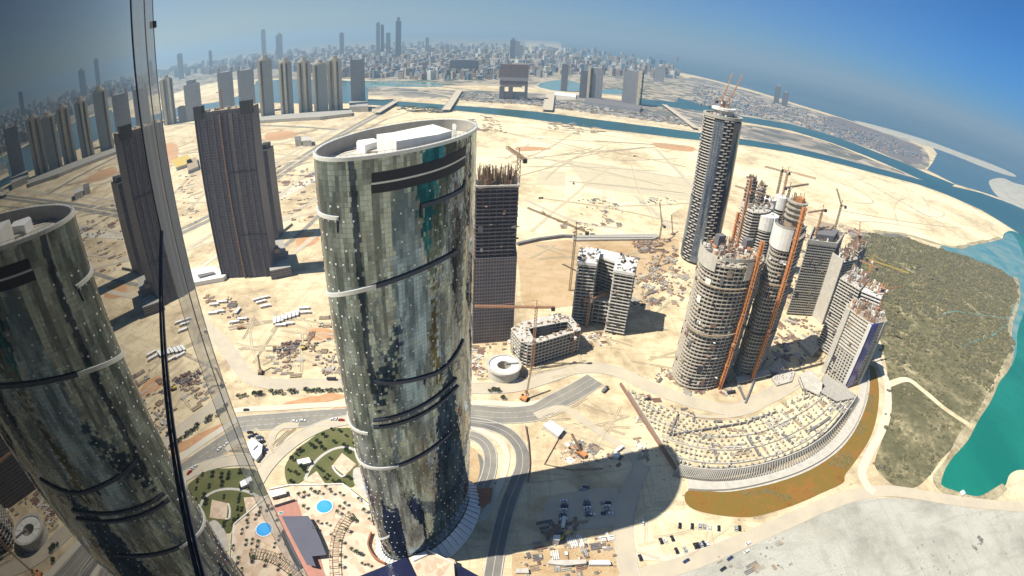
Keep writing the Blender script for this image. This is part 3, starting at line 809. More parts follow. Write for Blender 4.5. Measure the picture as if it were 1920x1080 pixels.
# roof: rim, sunken deck, plant rooms
rim_o = [mt_pt(2 * math.pi * k / NS, TZ, .25).xy for k in range(NS)]
rim_i = [mt_pt(2 * math.pi * k / NS, TZ, -1.1).xy for k in range(NS)]
g = MB(); g.ring(rim_o, rim_i, TZ - .8, TZ + .5); g.build('parapet', 'rib_light', mt)
g = MB()
inn = [mt_pt(2 * math.pi * k / NS, TZ - 4.8, -1.2) for k in range(NS)]
for k in range(NS):
    l = (k + 1) % NS
    a, b_ = inn[k], inn[l]
    g.face([(b_.x, b_.y, TZ - 4.8), (a.x, a.y, TZ - 4.8), (a.x, a.y, TZ + .3), (b_.x, b_.y, TZ + .3)])
g.build('parapet_lining', 'concrete', mt)
g = MB(); g.sheet([p.xy for p in inn], TZ - 4.8); g.build('roof_deck', 'concrete_light', mt)
def roofbox(name, pts, z0, z1, mat):
    g = MB(); g.prism(PW(pts, z1), z0, z1); return g.build(name, mat, mt)
roofbox('plant_room', [(743, 265), (706, 252), (737, 248), (812, 233), (846, TZ - 4.8), (847, 245), (822, 252)], TZ - 4.8, TZ + 2.6, 'white')
roofbox('plant_room', [(668, 267), (671, 263), (700, 259), (712, 264), (684, 272)], TZ - 4.8, TZ + -1.3, 'white_bright')
roofbox('plant_room', [(688, 283), (685, 277), (716, 270), (735, 274), (730, 283)], TZ - 4.8, TZ + -3.9, 'concrete_light')
roofbox('plant_room', [(849, 241), (848, 233), (852, 231), (856, 235), (855, 243)], TZ - 4.8, TZ + 1.7, 'rib_light')
for k in range(12):
    t_ = math.radians(200 + k * 9); p = mt_pt(t_, TZ - 4.8, -5 - (k % 3) * 1.6)
    g = MB(); g.box((p.x, p.y, TZ - 4.8), (1.8, 1.3, 1.2 + (k % 2) * .6), t_ + ER); g.tube((p.x, p.y, TZ - 3.7 + (k % 2) * .6), (p.x, p.y, TZ - 3.2 + (k % 2) * .6), .45, .45, 8, 1); g.build('cooling_unit', ['concrete', 'dark'], mt)
for k, (pa, pb_) in enumerate((((720, 252), (800, 240)), ((700, 275), (760, 268)), ((640, 285), (680, 276)))):
    a, q = G(*pa, TZ - 4), G(*pb_, TZ - 4); g = MB(); g.tube(a, q, .3, .3, 6); g.build('roof_pipe', 'dark' if k else 'concrete', mt)
rp = [mt_pt(2 * math.pi * k / 72, TZ + 1.3, -.5) for k in range(73)]
g = MB()
for a, q in zip(rp[:-1], rp[1:]): g.bar(a, q, .09); g.bar(a, a - Vector((0, 0, .9)), .07)
g.build('rim_railing', 'concrete_dark', mt)
# fluted skirt at the foot
g = MB()
c0 = [mt_pt(2 * math.pi * k / 120, 9, .4) for k in range(120)]
c1 = [mt_pt(2 * math.pi * k / 120, 9, 8.5) for k in range(120)]
for k in range(120):
    l = (k + 1) % 120
    dz = .6 if k % 2 else 0
    g.face([(c1[k].x, c1[k].y, 2.6 + dz), (c1[l].x, c1[l].y, 2.6 + dz), (c0[l].x, c0[l].y, 8.5 + dz), (c0[k].x, c0[k].y, 8.5 + dz)])
    g.face([(c1[k].x, c1[k].y, 0), (c1[l].x, c1[l].y, 0), (c1[l].x, c1[l].y, 2.6 + dz), (c1[k].x, c1[k].y, 2.6 + dz)])
g.build('skirt_canopy', 'white', mt)

# ================================================================== TOWERS UNDER CONSTRUCTION
def slab_tower(name, label, cat, foot, ztop, fh=3.7, slab='concrete_light', core='interior', colm='concrete', inset_=2.2, th=.9, z0=0.0, colstep=6.5, group=None, extra=0.0, parent=None):
    foot = ccw(foot)
    c = centroid(foot)
    root = parent or thing(name, label, cat, (c.x, c.y, 0), group)
    ztl = z0 + fh * int((ztop + .1 - z0) / fh)
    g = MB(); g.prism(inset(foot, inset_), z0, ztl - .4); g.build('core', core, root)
    g = MB(); z = z0 + fh; k = 0
    while z <= ztop + .1:
        s_ = foot if k % 9 else inset(foot, -.35)
        g.prism(s_, z - th, z); z += fh; k += 1
    g.build('floor_slabs', slab, root)
    g = MB()
    per = inset(foot, 1.1)
    for a, b in zip(per, per[1:] + per[:1]):
        L = (b - a).length; n = max(1, round(L / colstep))
        for i in range(n):
            p = a + (b - a) * i / n
            ang = math.atan2((b - a).y, (b - a).x)
            g.box((p.x, p.y, z0), (.75, .5, ztop - z0 - .5), ang)
    g.build('columns', colm, root)
    return root, foot, c
def mess(root, foot, z0, z1, n, fh=3.7, mats=('timber', 'concrete_dark', 'white', 'rust', 'interior')):
    """nets, shutters, half-built infill and loading platforms along the open floor edges"""
    P = inset(foot, .5); N = len(P); g = MB()
    for _ in range(n):
        i = random.randrange(N); a, b = P[i], P[(i + 1) % N]; f = random.random(); p = a.lerp(b, f); d = (b - a).normalized(); z = z0 + fh * random.randrange(max(1, int((z1 - z0) / fh)))
        L = random.uniform(1.5, 5); m_ = random.randrange(len(mats))
        nn_ = Vector((d.y, -d.x)) * .75
        if random.random() < .25: g.box((*(p + nn_ * 2.2), z), (L * .7, 2.6, .35), math.atan2(d.y, d.x), m_)
        else: g.box((*(p + nn_), z + .1), (L, .22, random.choice((1.2, 2.4, fh - .5, fh * 2 - .6))), math.atan2(d.y, d.x), m_)
    o = g.build('site_netting', list(mats), root); o['kind'] = 'stuff'; return o
def clutter(root, foot, z, n=26, mats=('timber', 'rust', 'white', 'concrete_dark'), name='formwork', hmax=3.2, sc_=.85):
    P = scalep(foot, sc_); xs = [p.x for p in P]; ys = [p.y for p in P]
    g = MB(); k = 0
    while k < n:
        x, y = random.uniform(min(xs), max(xs)), random.uniform(min(ys), max(ys))
        if not inpoly(x, y, P): continue
        k += 1
        g.box((x, y, z), (random.uniform(1, 6), random.uniform(.6, 3), random.uniform(.5, hmax)), random.uniform(0, 3.14), random.randrange(len(mats)))
    o = g.build(name, list(mats), root); o['kind'] = 'stuff'; return o
def rebar(root, foot, z, n=60, h=6, mat='rust', w_=.45, name='starter_bars', sc_=.92):
    P = scalep(foot, sc_); xs = [p.x for p in P]; ys = [p.y for p in P]
    g = MB(); k = 0
    while k < n:
        x, y = random.uniform(min(xs), max(xs)), random.uniform(min(ys), max(ys))
        if not inpoly(x, y, P): continue
        k += 1
        g.bar((x, y, z), (x + random.uniform(-.7, .7), y + random.uniform(-.7, .7), z + h * random.uniform(.4, 1)), w_)
    o = g.build(name, mat, root); o['kind'] = 'stuff'; return o
def band(root, foot, i0, i1, z0, z1, mat='white', th=.5, off=-.6, name='formwork_panel'):
    P = inset(foot, off); g = MB()
    for i in range(i0, i1): a, b = P[i % len(P)], P[(i + 1) % len(P)]; g.bar((a.x, a.y, (z0 + z1) / 2), (b.x, b.y, (z0 + z1) / 2), th, 0, z1 - z0)
    return g.build(name, mat, root)

# --- dark slab tower with two black corner boxes (left of the round tower)
A, B = G(366, 213, 219).xy, G(471, 200, 219).xy
dv = (B - A).normalized(); nv = Vector((-dv.y, dv.x)); nv = nv if nv.dot(A) > 0 else -nv
M['dark_grid'] = facade('dark_grid', (.105, .098, .125), (.016, .015, .024), 2.7, .34, 3.6, .4, .85, .35, .9, .35)
M['dark_grid2'] = facade('dark_grid2', (.21, .185, .19), (.04, .038, .05), 2.6, .3, 3.6, .4, .85, .5, .3, .3)
ft = [A, B, B + nv * 26, A + nv * 26]
dt = thing('dark_tower', 'very dark wide slab tower with black boxes at its top corners and orange hoist', 'tower', (*centroid(ft), 0))
g = MB(); g.prism(ft, 0, 219, 0, 1)
g.build('tower_body', ['dark_grid', 'timber'], dt)
W_ = (B - A).length
g = MB()
for f0, f1, m_ in ((.02, .05, 0), (.155, .18, 0), (.30, .33, 0), (.43, .46, 0), (.53, .56, 0), (.60, .66, 1), (.74, .76, 0), (.83, .87, 0), (.94, .97, 0)):
    p, q = A + dv * W_ * f0, A + dv * W_ * f1
    g.prism([p - nv * 1.1, q - nv * 1.1, q, p], 0, 214, m_)
g.build('piers', ['charcoal', 'dark_slab'], dt)
g = MB()
for zz_ in (219 - 78, 219 - 160):
    g = MB(); g.prism([A + dv * W_ * .5 - nv * 1.3, B - nv * 1.3, B, A + dv * W_ * .5], zz_, zz_ + 1.8); g.build('string_course', 'dark', dt)
g = MB(); g.prism([A - dv * 1.5 - nv * 1.5, A - nv * 1.5, A + nv * 12, A - dv * 1.5 + nv * 12], 0, 225); g.build('black_edge_screen', 'dark', dt)
for f0, f1 in ((-.02, .13), (.81, 1.0)):
    p, q = A + dv * W_ * f0, A + dv * W_ * f1
    g = MB(); g.prism([p - nv * 1.8, q - nv * 1.8, q + nv * 8, p + nv * 8], 211, 227); g.build('corner_box', 'dark', dt)
clutter(dt, ft, 219, 30, ('timber', 'white', 'concrete', 'rust'), 'formwork', 3)
g = MB(); p = A + dv * W_ * .45 - nv * 2.6
g.box((p.x, p.y, 0), (1.5, 1.6, 214), math.atan2(dv.y, dv.x))
for zz_ in range(20, 210, 31): g.box((p.x, p.y, zz_), (2.8, 2.4, 1.6), math.atan2(dv.y, dv.x), 0)
g.build('hoist', ['rust', 'white'], dt)
pm = A.lerp(B, .45) + nv * 8
g = MB(); g.bar((*pm, 219), (*pm, 243), 1.1); g.bar((pm.x - 7, pm.y, 240), (pm.x + 5, pm.y, 240.5), .8); g.build('mast', 'crane_dark', dt)
# lower wing on its right
A2, B2 = G(482, 284, 139).xy, G(501, 281, 139).xy
f2 = [A2, B2, B2 + nv * 30, A2 + nv * 30]
wg = thing('dark_annex_tower', 'lower narrow dark tower directly behind the right side of the dark slab tower', 'tower', (*centroid(f2), 0))
g = MB(); g.prism(f2, 0, 139, 0, 1); g.build('tower_body', ['dark_grid', 'concrete_dark'], wg)
g = MB(); g.prism(scalep(f2, .7), 139, 146); g.build('plant_room', 'dark', wg)
pb = thing('podium_block', 'small stepped dark podium block at the foot of the dark slab tower', 'building', (*G(520, 490), 0))
for k, (q, z) in enumerate((([(500, 452), (531, 449), (536, 470), (505, 476)], 24), ([(502, 478), (540, 470), (545, 500), (506, 508)], 13))):
    g = MB(); g.prism(PW(q, z), 0, z, 0, 1); g.build('podium_level', ['dark_grid2', 'concrete'], pb)
g = MB(); g.prism(PW([(508, 462), (520, 458), (524, 466), (512, 470)], 29), 24, 29); g.build('roof_hut', 'timber', pb)
lp = thing('low_podium', 'low flat white roofed podium at the left foot of the dark slab tower', 'building', (*G(390, 520), 0))
g = MB(); g.prism(PW([(352, 505), (403, 498), (424, 515), (418, 520), (362, 530)], 6), 0, 6); g.build('podium_level', 'white', lp)
g = MB(); g.prism(PW([(370, 515), (400, 509), (404, 512), (374, 520)], 8), 6, 8); g.build('roof_hut', 'concrete_dark', lp)

# --- dark concrete tower right behind the round tower
fd = PW([(891, 352), (973, 350), (971, 335), (883, 340)], 160)
fd = [fd[0], fd[1], fd[2], fd[3]]
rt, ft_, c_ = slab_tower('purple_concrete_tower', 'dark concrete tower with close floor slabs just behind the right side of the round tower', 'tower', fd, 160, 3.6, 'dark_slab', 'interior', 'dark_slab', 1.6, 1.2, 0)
g = MB(); fb = scalep(fd, 1.07); g.prism(inset(fb, 0), 0, 93, 0, 1); g.build('lower_block', ['dark_grid2', 'concrete_dark'], rt)
g = MB()
a, b_ = ccw(fd)[0], ccw(fd)[1]
g.ring(inset(fd, -.8), inset(fd, 1.5), 160, 161.6); g.build('edge_beam', 'concrete_light', rt)
g = MB(); fw = ccw(PW([(880, 345), (884, 345), (884, 338), (881, 338)], 160)); g.prism(fw, 95, 158); g.build('sunlit_end_wall', 'white', rt)  # white puts the sunlight on the left face into the colour
rebar(rt, fd, 160, 170, 17, 'crane_dark', .55)
clutter(rt, fd, 160, 30, ('dark', 'rust', 'concrete_dark'), 'formwork', 9, .8)
# --- courtyard block
co = ccw(PW([(957, 616), (981, 602), (1048, 587), (1069, 591), (1091, 618), (994, 647), (976, 640)], 26))
ci = ccw(PW([(991, 616), (1064, 602), (1075, 614), (1002, 636)], 26))
cb_ = thing('courtyard_block', 'low rectangular concrete block round an open courtyard, behind the concrete ring', 'building', (*centroid(co), 0))
def resample(p, n):
    p = ccw(p); L = [0]
    for a, b in zip(p, p[1:] + p[:1]): L.append(L[-1] + (b - a).length)
    out = []
    q = p + [p[0]]
    for k in range(n):
        s = L[-1] * k / n
        i = max(j for j in range(len(p)) if L[j] <= s)
        out.append(q[i].lerp(q[i + 1], (s - L[i]) / max(1e-6, L[i + 1] - L[i])))
    return out
def align(o, i):
    c = centroid(o)
    out = []
    for p in o:
        d = (p - c).normalized(); best = None
        n = len(i)
        for k in range(n):
            a, b = i[k], i[(k + 1) % n]
            e = b - a; den = d.cross(e)
            if abs(den) < 1e-9: continue
            t = (a - c).cross(e) / den; u = (a - c).cross(d) / den
            if t > 0 and -1e-6 <= u <= 1 + 1e-6: best = t
        out.append(c + d * (best or 1))
    return out
cor = resample(co, 48); cir = align(cor, ci)
cor2 = [a.lerp(b, .10) for a, b in zip(cor, cir)]; cir2 = [b.lerp(a, .10) for a, b in zip(cor, cir)]
g = MB(); g.ring(cor2, cir2, 0, 25.2); g.build('core', 'interior', cb_)
g = MB()
for z in range(1, 8): g.ring(cor, cir, z * 3.7 - .9, z * 3.7)
g.build('floor_slabs', 'concrete_light', cb_)
g = MB()
for k in range(0, 48, 1):
    for q in (cor[k].lerp(cir[k], .03), cir[k].lerp(cor[k], .03)): g.box((q.x, q.y, 0), (.8, .8, 25), 0)
g.build('columns', 'concrete', cb_)
g = MB()
for k in range(70):
    i = random.randrange(48); q = cor[i].lerp(cir[i], random.uniform(.1, .9))
    g.box((q.x, q.y, 25.9), (random.uniform(1, 4), random.uniform(.6, 2), random.uniform(.5, 2)), random.uniform(0, 3), random.randrange(3))
g.build('formwork', ['white', 'timber', 'rust'], cb_)
# --- concrete ring
rc = G(945, 683, 11).xy
rg = thing('concrete_ring', 'round pale concrete ring structure with a dark hole in its middle', 'building', (*rc, 0))
g = MB(); g.ring(ell(*rc, 14.5, 14.5, 0, 40), ell(*rc, 6.4, 6.4, 0, 40), 0, 9.5); g.ring(ell(*rc, 16, 16, 0, 40), ell(*rc, 13.6, 13.6, 0, 40), 9.5, 11.2); g.build('ring_wall', 'concrete_light', rg)
g = MB()
g.ring(ell(*rc, 13.6, 13.6, 0, 40), ell(*rc, 6.2, 6.2, 0, 40), 9.5, 10.2)
for k in range(10):
    a = k * math.pi / 5 + .2; p = rc + Vector((math.cos(a), math.sin(a))) * 10
    g.box((p.x, p.y, 10.2), (5.5, .5, .5), a)
g.build('ring_roof', 'white', rg)
g = MB(); g.box((rc.x + 9, rc.y + 2.5, 9.6), (14, 2, 1.4), .15); g.build('gangway', 'concrete_dark', rg)
# --- U-shaped pair of wings with white roofs
ub = thing('twin_wing_block', 'unfinished concrete block of two wings with bright white roofs and a dark gap between', 'building', (*G(1135, 600), 0))
wl = ccw(PW([(1083, 489), (1088, 466), (1127, 467), (1119, 493)], 75))
wr = ccw(PW([(1151, 504), (1160, 475), (1197, 483), (1190, 511)], 75))
for f_ in (wl, wr):
    slab_tower('', '', '', f_, 71, 3.7, 'concrete_light', 'interior', 'concrete', 1.8, .8, 0, parent=ub)
    g = MB(); g.prism(inset(f_, -.4), 71.3, 74.5); g.build('white_roof', 'white', ub)
    clutter(ub, f_, 74.5, 46, ('white_bright', 'concrete_dark', 'timber', 'interior', 'white'), 'formwork', 2.6, .95)
cbk = ccw(PW([(1119, 480), (1124, 468), (1163, 477), (1155, 492)], 68))
slab_tower('', '', '', cbk, 66, 3.7, 'concrete_light', 'interior', 'concrete', 1.8, .8, 0, parent=ub)
g = MB(); g.prism(inset(cbk, -.3), 66.3, 69); g.build('white_roof', 'white', ub)
lowf = ccw(PW([(1112, 562), (1172, 573), (1180, 558), (1125, 548)], 29))
slab_tower('', '', '', lowf, 29, 4.8, 'concrete_light', 'interior', 'concrete_light', 2.5, .9, 0, 7, parent=ub)

# --- tall round tower with luffing cranes
tc = Vector((272.0, 645.0)); tr = 26.5
c_px = G(1356, 214, 212).xy
tc = c_px * (math.hypot(272, 645) / c_px.length)
tf = [tc + Vector((math.cos(a), math.sin(a))) * tr for a in (2 * math.pi * k / 36 for k in range(36))]
tt = thing('tall_round_tower', 'tallest round unfinished tower with blue glass, white balconies and cranes on top', 'tower', (*tc, 0))
g = MB(); g.prism(scalep(tf, .93), 0, 209); g.build('core', 'interior', tt)
toward = math.atan2(-tc.y, -tc.x)
def arcpoly(c, r0, r1, a0, a1, n=10):
    return [c + Vector((math.cos(a0 + (a1 - a0) * k / n), math.sin(a0 + (a1 - a0) * k / n))) * r1 for k in range(n + 1)] + [c + Vector((math.cos(a1 - (a1 - a0) * k / n), math.sin(a1 - (a1 - a0) * k / n))) * r0 for k in range(n + 1)]
g = MB(); z = 4
while z < 211:
    g.prism(tf, z - .7, z); z += 3.9
g.build('floor_slabs', 'dark_slab', tt)
gb_ = [MB() for _ in range(4)]; z = 4.0
rw = 0
while z < 208:
    zl = 96 if rw % 2 else 98
    for gi, (a0, a1, zmin) in enumerate(((-1.35, -.42, 95), (.12, .62, 0), (-.95, -.42, 0), (1.9, 2.9, 60))):
        if z < zmin: continue
        n = max(3, int((a1 - a0) * tr / 3.8))
        for k in range(n):
            if (k + rw) % 2: continue
            b0 = toward + a0 + (a1 - a0) * k / n; b1 = b0 + (a1 - a0) / n * 1.25
            gb_[gi].prism(arcpoly(tc, tr - .2, tr + 1.0, b0, b1, 2), z, z + 1.25)
    z += 3.9; rw += 1
for q in gb_: q.build('balcony_column', 'concrete_light', tt)
for a0, a1, z0, z1, mt_ in ((-1.7, -.97, 8, 95, 'glass_blue'), (-.42, .12, 4, 205, 'glass_blue'), (.64, 1.5, 4, 206, 'glass_navy')):
    g = MB(); g.prism(arcpoly(tc, tr - 1, tr + .5, toward + a0, toward + a1, 12), z0, z1); g.build('glass_wall', mt_, tt)
g = MB(); g.ring([p for p in scalep(tf, 1.03, tc)], scalep(tf, .9, tc), 209, 213); g.build('crown', 'concrete', tt)
g = MB(); g.prism(ell(tc.x, tc.y, 14, 12, 0, 16), 209, 219); g.build('lift_core', 'concrete_light', tt)
g = MB(); g.prism(ell(tc.x, tc.y, 17, 15, 0, 16), 219, 222); g.build('crane_deck', 'white', tt)
clutter(tt, ell(tc.x, tc.y, 22, 22, 0, 16), 211, 30, ('concrete', 'timber', 'dark', 'white'), 'formwork', 4)
rebar(tt, ell(tc.x, tc.y, 10, 9, 0, 16), 222, 26, 9, 'crane_dark', .6)

# --- front round tower
f1 = ccw(smooth(PW([(1316, 453), (1325, 441), (1350, 437), (1395, 443), (1428, 454), (1438, 469), (1424, 481), (1395, 486), (1355, 482), (1327, 470)], 136), 4))
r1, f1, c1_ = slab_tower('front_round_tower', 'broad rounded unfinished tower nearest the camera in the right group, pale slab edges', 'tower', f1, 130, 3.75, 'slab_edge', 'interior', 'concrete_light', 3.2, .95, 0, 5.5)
def vis_idx(foot, px0, px1, z):
    out = []
    for i, p in enumerate(foot):
        v0, v1 = ray(*px0), ray(*px1)
        az = math.atan2(p.x, p.y)
        c = centroid(foot)
        if math.atan2(v0.x, v0.y) < az < math.atan2(v1.x, v1.y) and (p - c).dot(-p) > 0: out.append(i)
    return out
def screen(root, foot, pa, pb, z0, z1, mat, off=.8, th=.5, name='formwork_panel'):
    P = inset(foot, -off); idx = vis_idx(foot, pa, pb, z0)
    g = MB()
    for i in idx:
        a, b = P[i], P[(i + 1) % len(P)]
        if (i + 1) % len(P) in idx: g.bar((a.x, a.y, (z0 + z1) / 2), (b.x, b.y, (z0 + z1) / 2), th, 0, z1 - z0)
    return g.build(name, mat, root)
screen(r1, f1, (1310, 460), (1352, 470), 122, 136, 'concrete_light')
screen(r1, f1, (1352, 470), (1362, 475), 112, 136, 'white')
screen(r1, f1, (1404, 480), (1426, 480), 116, 134, 'concrete_light')
screen(r1, f1, (1355, 480), (1440, 480), 133, 136, 'concrete')
for zz_ in (108, 62): screen(r1, f1, (1316, 480), (1436, 480), zz_, zz_ + 1.0, 'timber', 1.2, 1.2, 'catch_fan')
clutter(r1, f1, 130, 70, ('timber', 'rust', 'white', 'concrete', 'orange'), 'formwork', 5, .9)
rebar(r1, f1, 130, 60, 8, 'rust')
g = MB(); p = G(1352, 440, 140).xy; g.box((p.x, p.y, 130), (8, 6, 10), .3); g.build('lift_core', 'concrete_dark', r1); g = MB(); p = G(1404, 446, 140).xy; g.box((p.x, p.y, 130), (8, 6, 9), .3); g.build('lift_core', 'concrete_dark', r1)
# --- middle drum tower
f2_ = ccw(smooth(PW([(1455, 408), (1462, 399), (1480, 395), (1505, 398), (1517, 410), (1512, 422), (1495, 428), (1470, 424), (1457, 416)], 160), 4))
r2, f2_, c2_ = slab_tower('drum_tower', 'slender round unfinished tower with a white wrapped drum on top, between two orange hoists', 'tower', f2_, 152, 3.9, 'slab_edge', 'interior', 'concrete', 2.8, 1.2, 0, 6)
screen(r2, f2_, (1440, 420), (1490, 430), 138, 158, 'white')
screen(r2, f2_, (1456, 420), (1520, 430), 158, 160, 'concrete')
cc = centroid(f2_); g = MB(); g.prism(ell(cc.x + 5, cc.y + 4, 9, 8, .3, 10), 150, 176); g.build('lift_core', 'timber', r2)
for z in (160, 165, 170, 175):
    g = MB(); g.ring(ell(cc.x + 5, cc.y + 4, 11, 10, .3, 10), ell(cc.x + 5, cc.y + 4, 8, 7, .3, 10), z, z + 1.4); g.build('core_platform', 'concrete', r2)
g = MB(); g.prism(ell(cc.x + 7, cc.y + 4, 5, 4.5, .3, 10), 176, 180); g.build('orange_cage', 'orange', r2)
rebar(r2, ell(cc.x + 5, cc.y + 4, 8, 7, .3, 10), 176, 20, 9, 'crane_dark')
for zz_ in (104, 50): screen(r2, f2_, (1400, 560), (1540, 560), zz_, zz_ + 1.4, 'timber', 1.4, 1.4, 'catch_fan')
# --- rear left tower with rusty cores
f3 = ccw(smooth(PW([(1392, 374), (1400, 363), (1430, 362), (1452, 372), (1446, 386), (1415, 388)], 122), 3))
r3, f3, c3_ = slab_tower('rusty_core_tower', 'unfinished tower behind the front round tower with rusty lift cores rising above its floors', 'tower', f3, 116, 3.7, 'concrete_light', 'interior', 'rust', 2.0, 1.0, 0, 5)
for px, py, zt, w_, mt_ in ((1412, 345, 145, 15, 'concrete_dark'), (1432, 350, 140, 12, 'concrete_dark'), (1404, 372, 128, 10, 'rust')):
    p = G(px, py, zt).xy; p = p * (c3_.length / p.length) + Vector((0, 4))
    slab_tower('', '', '', ell(p.x, p.y, w_ * .62, w_ * .5, .3, 6), zt, 4.2, 'concrete_light' if mt_ != 'rust' else 'rust', mt_, 'rust', 1.6, .9, 90, 4, parent=r3)
    clutter(r3, ell(p.x, p.y, w_ * .7, w_ * .6, .3, 8), zt, 10, ('dark', 'rust', 'timber'), 'formwork', 3)
    rebar(r3, ell(p.x, p.y, w_ / 2, w_ / 2.5, .3, 8), zt, 22, 7, 'crane_dark', .5)
clutter(r3, f3, 116, 50, ('timber', 'rust', 'concrete', 'white'), 'formwork', 5, .9)
for k, (px, py, zt, rr) in enumerate(((1443, 372, 118, 11), (1468, 368, 118, 12), (1441, 402, 112, 15))):
    p = G(px, py, zt).xy
    th_ = thing('white_wrapped_core', ['small white wrapped core left of two, behind the drum tower', 'tall white wrapped core beside the drum tower top', 'wide white wrapped drum left of the drum tower'][k], 'building core', (*p, 0), 'white wrapped cores behind the drum tower')
    g = MB(); g.prism(ell(p.x, p.y, rr * .8, rr * .7, .4, 20), 0, zt - 18); g.build('core', 'interior', th_)
    g = MB(); z = 4
    while z < zt - 19: g.prism(ell(p.x, p.y, rr, rr * .85, .4, 20), z - .9, z); z += 3.7
    g.build('floor_slabs', 'concrete_light', th_)
    g = MB(); g.prism(ell(p.x, p.y, rr * 1.02, rr * .88, .4, 20), zt - 18, zt); g.build('formwork_panel', 'white', th_)
    rebar(th_, ell(p.x, p.y, rr * .7, rr * .6, .4, 8), zt, 12, 4, 'rust')
# --- grid block
f4 = ccw(PW([(1516, 449), (1570, 456), (1584, 436), (1526, 424)], 103))
r4, f4, c4_ = slab_tower('grid_block', 'grey gridded unfinished block with a pale flat roof to the right of the drum tower', 'tower', f4, 98, 3.5, 'concrete', 'interior', 'concrete', 1.6, 1.2, 0, 3.4)
g = MB(); g.ring(inset(f4, -.5), inset(f4, 1.2), 98, 103); g.build('parapet', 'concrete', r4)
g = MB(); g.prism(inset(scalep(f4, .62), 0), 98, 108); g.build('plant_room', 'concrete_dark', r4)
clutter(r4, f4, 98.5, 40, ('timber', 'rust', 'white', 'concrete'), 'formwork', 6, .9)
bb = scalep(f4, .5); g = MB(); g.prism([q + Vector((6, 16)) for q in bb], 98, 110); g.build('lift_core', 'timber', r4)
# --- white sided tower
f5 = ccw(PW([(1562, 469), (1584, 484), (1611, 478), (1590, 459)], 92))
r5, f5, c5_ = slab_tower('white_sided_tower', 'unfinished tower with one plain pale side wall, right of the grid block', 'tower', f5, 88, 3.6, 'concrete_light', 'interior', 'concrete', 1.6, 1.0, 0, 4)
def sidewall(root, foot, pa, pb, z0, z1, mat, z=None, th=1.0, name='side_wall'):
    a, b = G(*pa, z).xy, G(*pb, z).xy
    g = MB(); g.bar((a.x, a.y, (z0 + z1) / 2), (b.x, b.y, (z0 + z1) / 2), th, 0, z1 - z0); return g.build(name, mat, root)
sidewall(r5, f5, (1560, 469), (1583, 485), 0, 90, 'concrete_light', 92, 1.6)
clutter(r5, f5, 88, 50, ('timber', 'rust', 'white', 'crane_dark'), 'scaffolding', 7, .95)
rebar(r5, f5, 88, 50, 9, 'rust')
# --- middle right tower
f6 = ccw(PW([(1578, 512), (1602, 494), (1634, 512), (1616, 534)], 96))
r6, f6, c6_ = slab_tower('slab_edged_tower', 'unfinished tower with pale stacked slab edges between the white-sided tower and the blue-striped tower', 'tower', f6, 92, 3.6, 'concrete_light', 'interior', 'concrete', 1.8, 1.0, 0, 4.5)
clutter(r6, f6, 92, 40, ('timber', 'rust', 'white', 'concrete'), 'scaffolding', 6, .95)
rebar(r6, f6, 92, 40, 8, 'rust')
f8 = ccw(PW([(1618, 538), (1630, 523), (1662, 533), (1656, 553)], 92))
r8, f8, c8_ = slab_tower('low_slab_tower', 'small unfinished tower with bright slab edges just behind the blue-striped tower', 'tower', f8, 90, 3.8, 'white', 'interior', 'concrete', 1.8, 1.3, 0, 6)
clutter(r8, f8, 90, 26, ('timber', 'orange', 'white'), 'scaffolding', 4, .95)
rebar(r8, f8, 90, 26, 8, 'orange_pale')
# --- front right tower
f7 = ccw(PW([(1589, 571), (1604, 556), (1658, 582), (1663, 597), (1634, 603), (1612, 588)], 82))
M['win_grid'] = facade('win_grid', (.50, .47, .40), (.03, .03, .035), 4.0, .38, 3.6, .42, .9, .4, .2)
c7 = centroid(f7)
r7 = thing('blue_striped_tower', 'unfinished tower nearest the mangrove with a deep blue glazed stripe and pale window grid', 'tower', (*c7, 0))
g = MB(); g.prism(f7, 0, 80, 0, 1); g.build('tower_body', ['win_grid', 'timber'], r7)
sidewall(r7, f7, (1588, 573), (1596, 578), 0, 80, 'concrete_light', 82, 1.6)
sidewall(r7, f7, (1630, 603), (1636, 605), 0, 79, 'white', 82, 1.8)
M['blue_stripe'] = plain('blue_stripe', (.035, .045, .36), .2, .3, .3, spec=.7)
sidewall(r7, f7, (1637, 604), (1649, 600), 0, 79, 'blue_stripe', 82, 2.4, 'glass_stripe')
sidewall(r7, f7, (1660, 599), (1665, 597), 0, 79, 'concrete', 82, 1.6)
g = MB()
z = 40
while z < 81:
    g.prism(inset(f7, -1.0), z - .9, z); z += 3.6
g.build('balcony_slabs', 'concrete_light', r7)
clutter(r7, f7, 80, 80, ('timber', 'rust', 'orange_pale', 'concrete', 'white'), 'scaffolding', 6, .95)
rebar(r7, f7, 80, 90, 9, 'rust')
for r_, f_, z_, n_ in ((r1, f1, 126, 150), (r2, f2_, 136, 110), (r3, f3, 112, 70), (r4, f4, 94, 60), (r5, f5, 84, 60), (r6, f6, 88, 70), (r8, f8, 86, 30), (r7, f7, 76, 40)): mess(r_, f_, 3.8, z_, n_)
for f_ in (wl, wr): mess(ub, f_, 3.7, 66, 40)
mess(rt, fd, 96, 156, 50, 3.6, ('dark', 'rust', 'concrete_dark', 'concrete'))
mess(cb_, co, 0, 22, 30)
f9 = ccw(PW([(1596, 455), (1611, 443), (1629, 454), (1613, 466)], 84))
r9, f9, c9_ = slab_tower('rear_frame_tower', 'rough unfinished frame tower half hidden behind the white-sided tower', 'tower', f9, 80, 3.7, 'slab_edge', 'interior', 'concrete', 2.0, 1.0, 0, 5)
clutter(r9, f9, 79, 50, ('timber', 'rust', 'concrete', 'crane_dark'), 'scaffolding', 7, .95); rebar(r9, f9, 79, 50, 10, 'rust'); mess(r9, f9, 3.8, 74, 50)
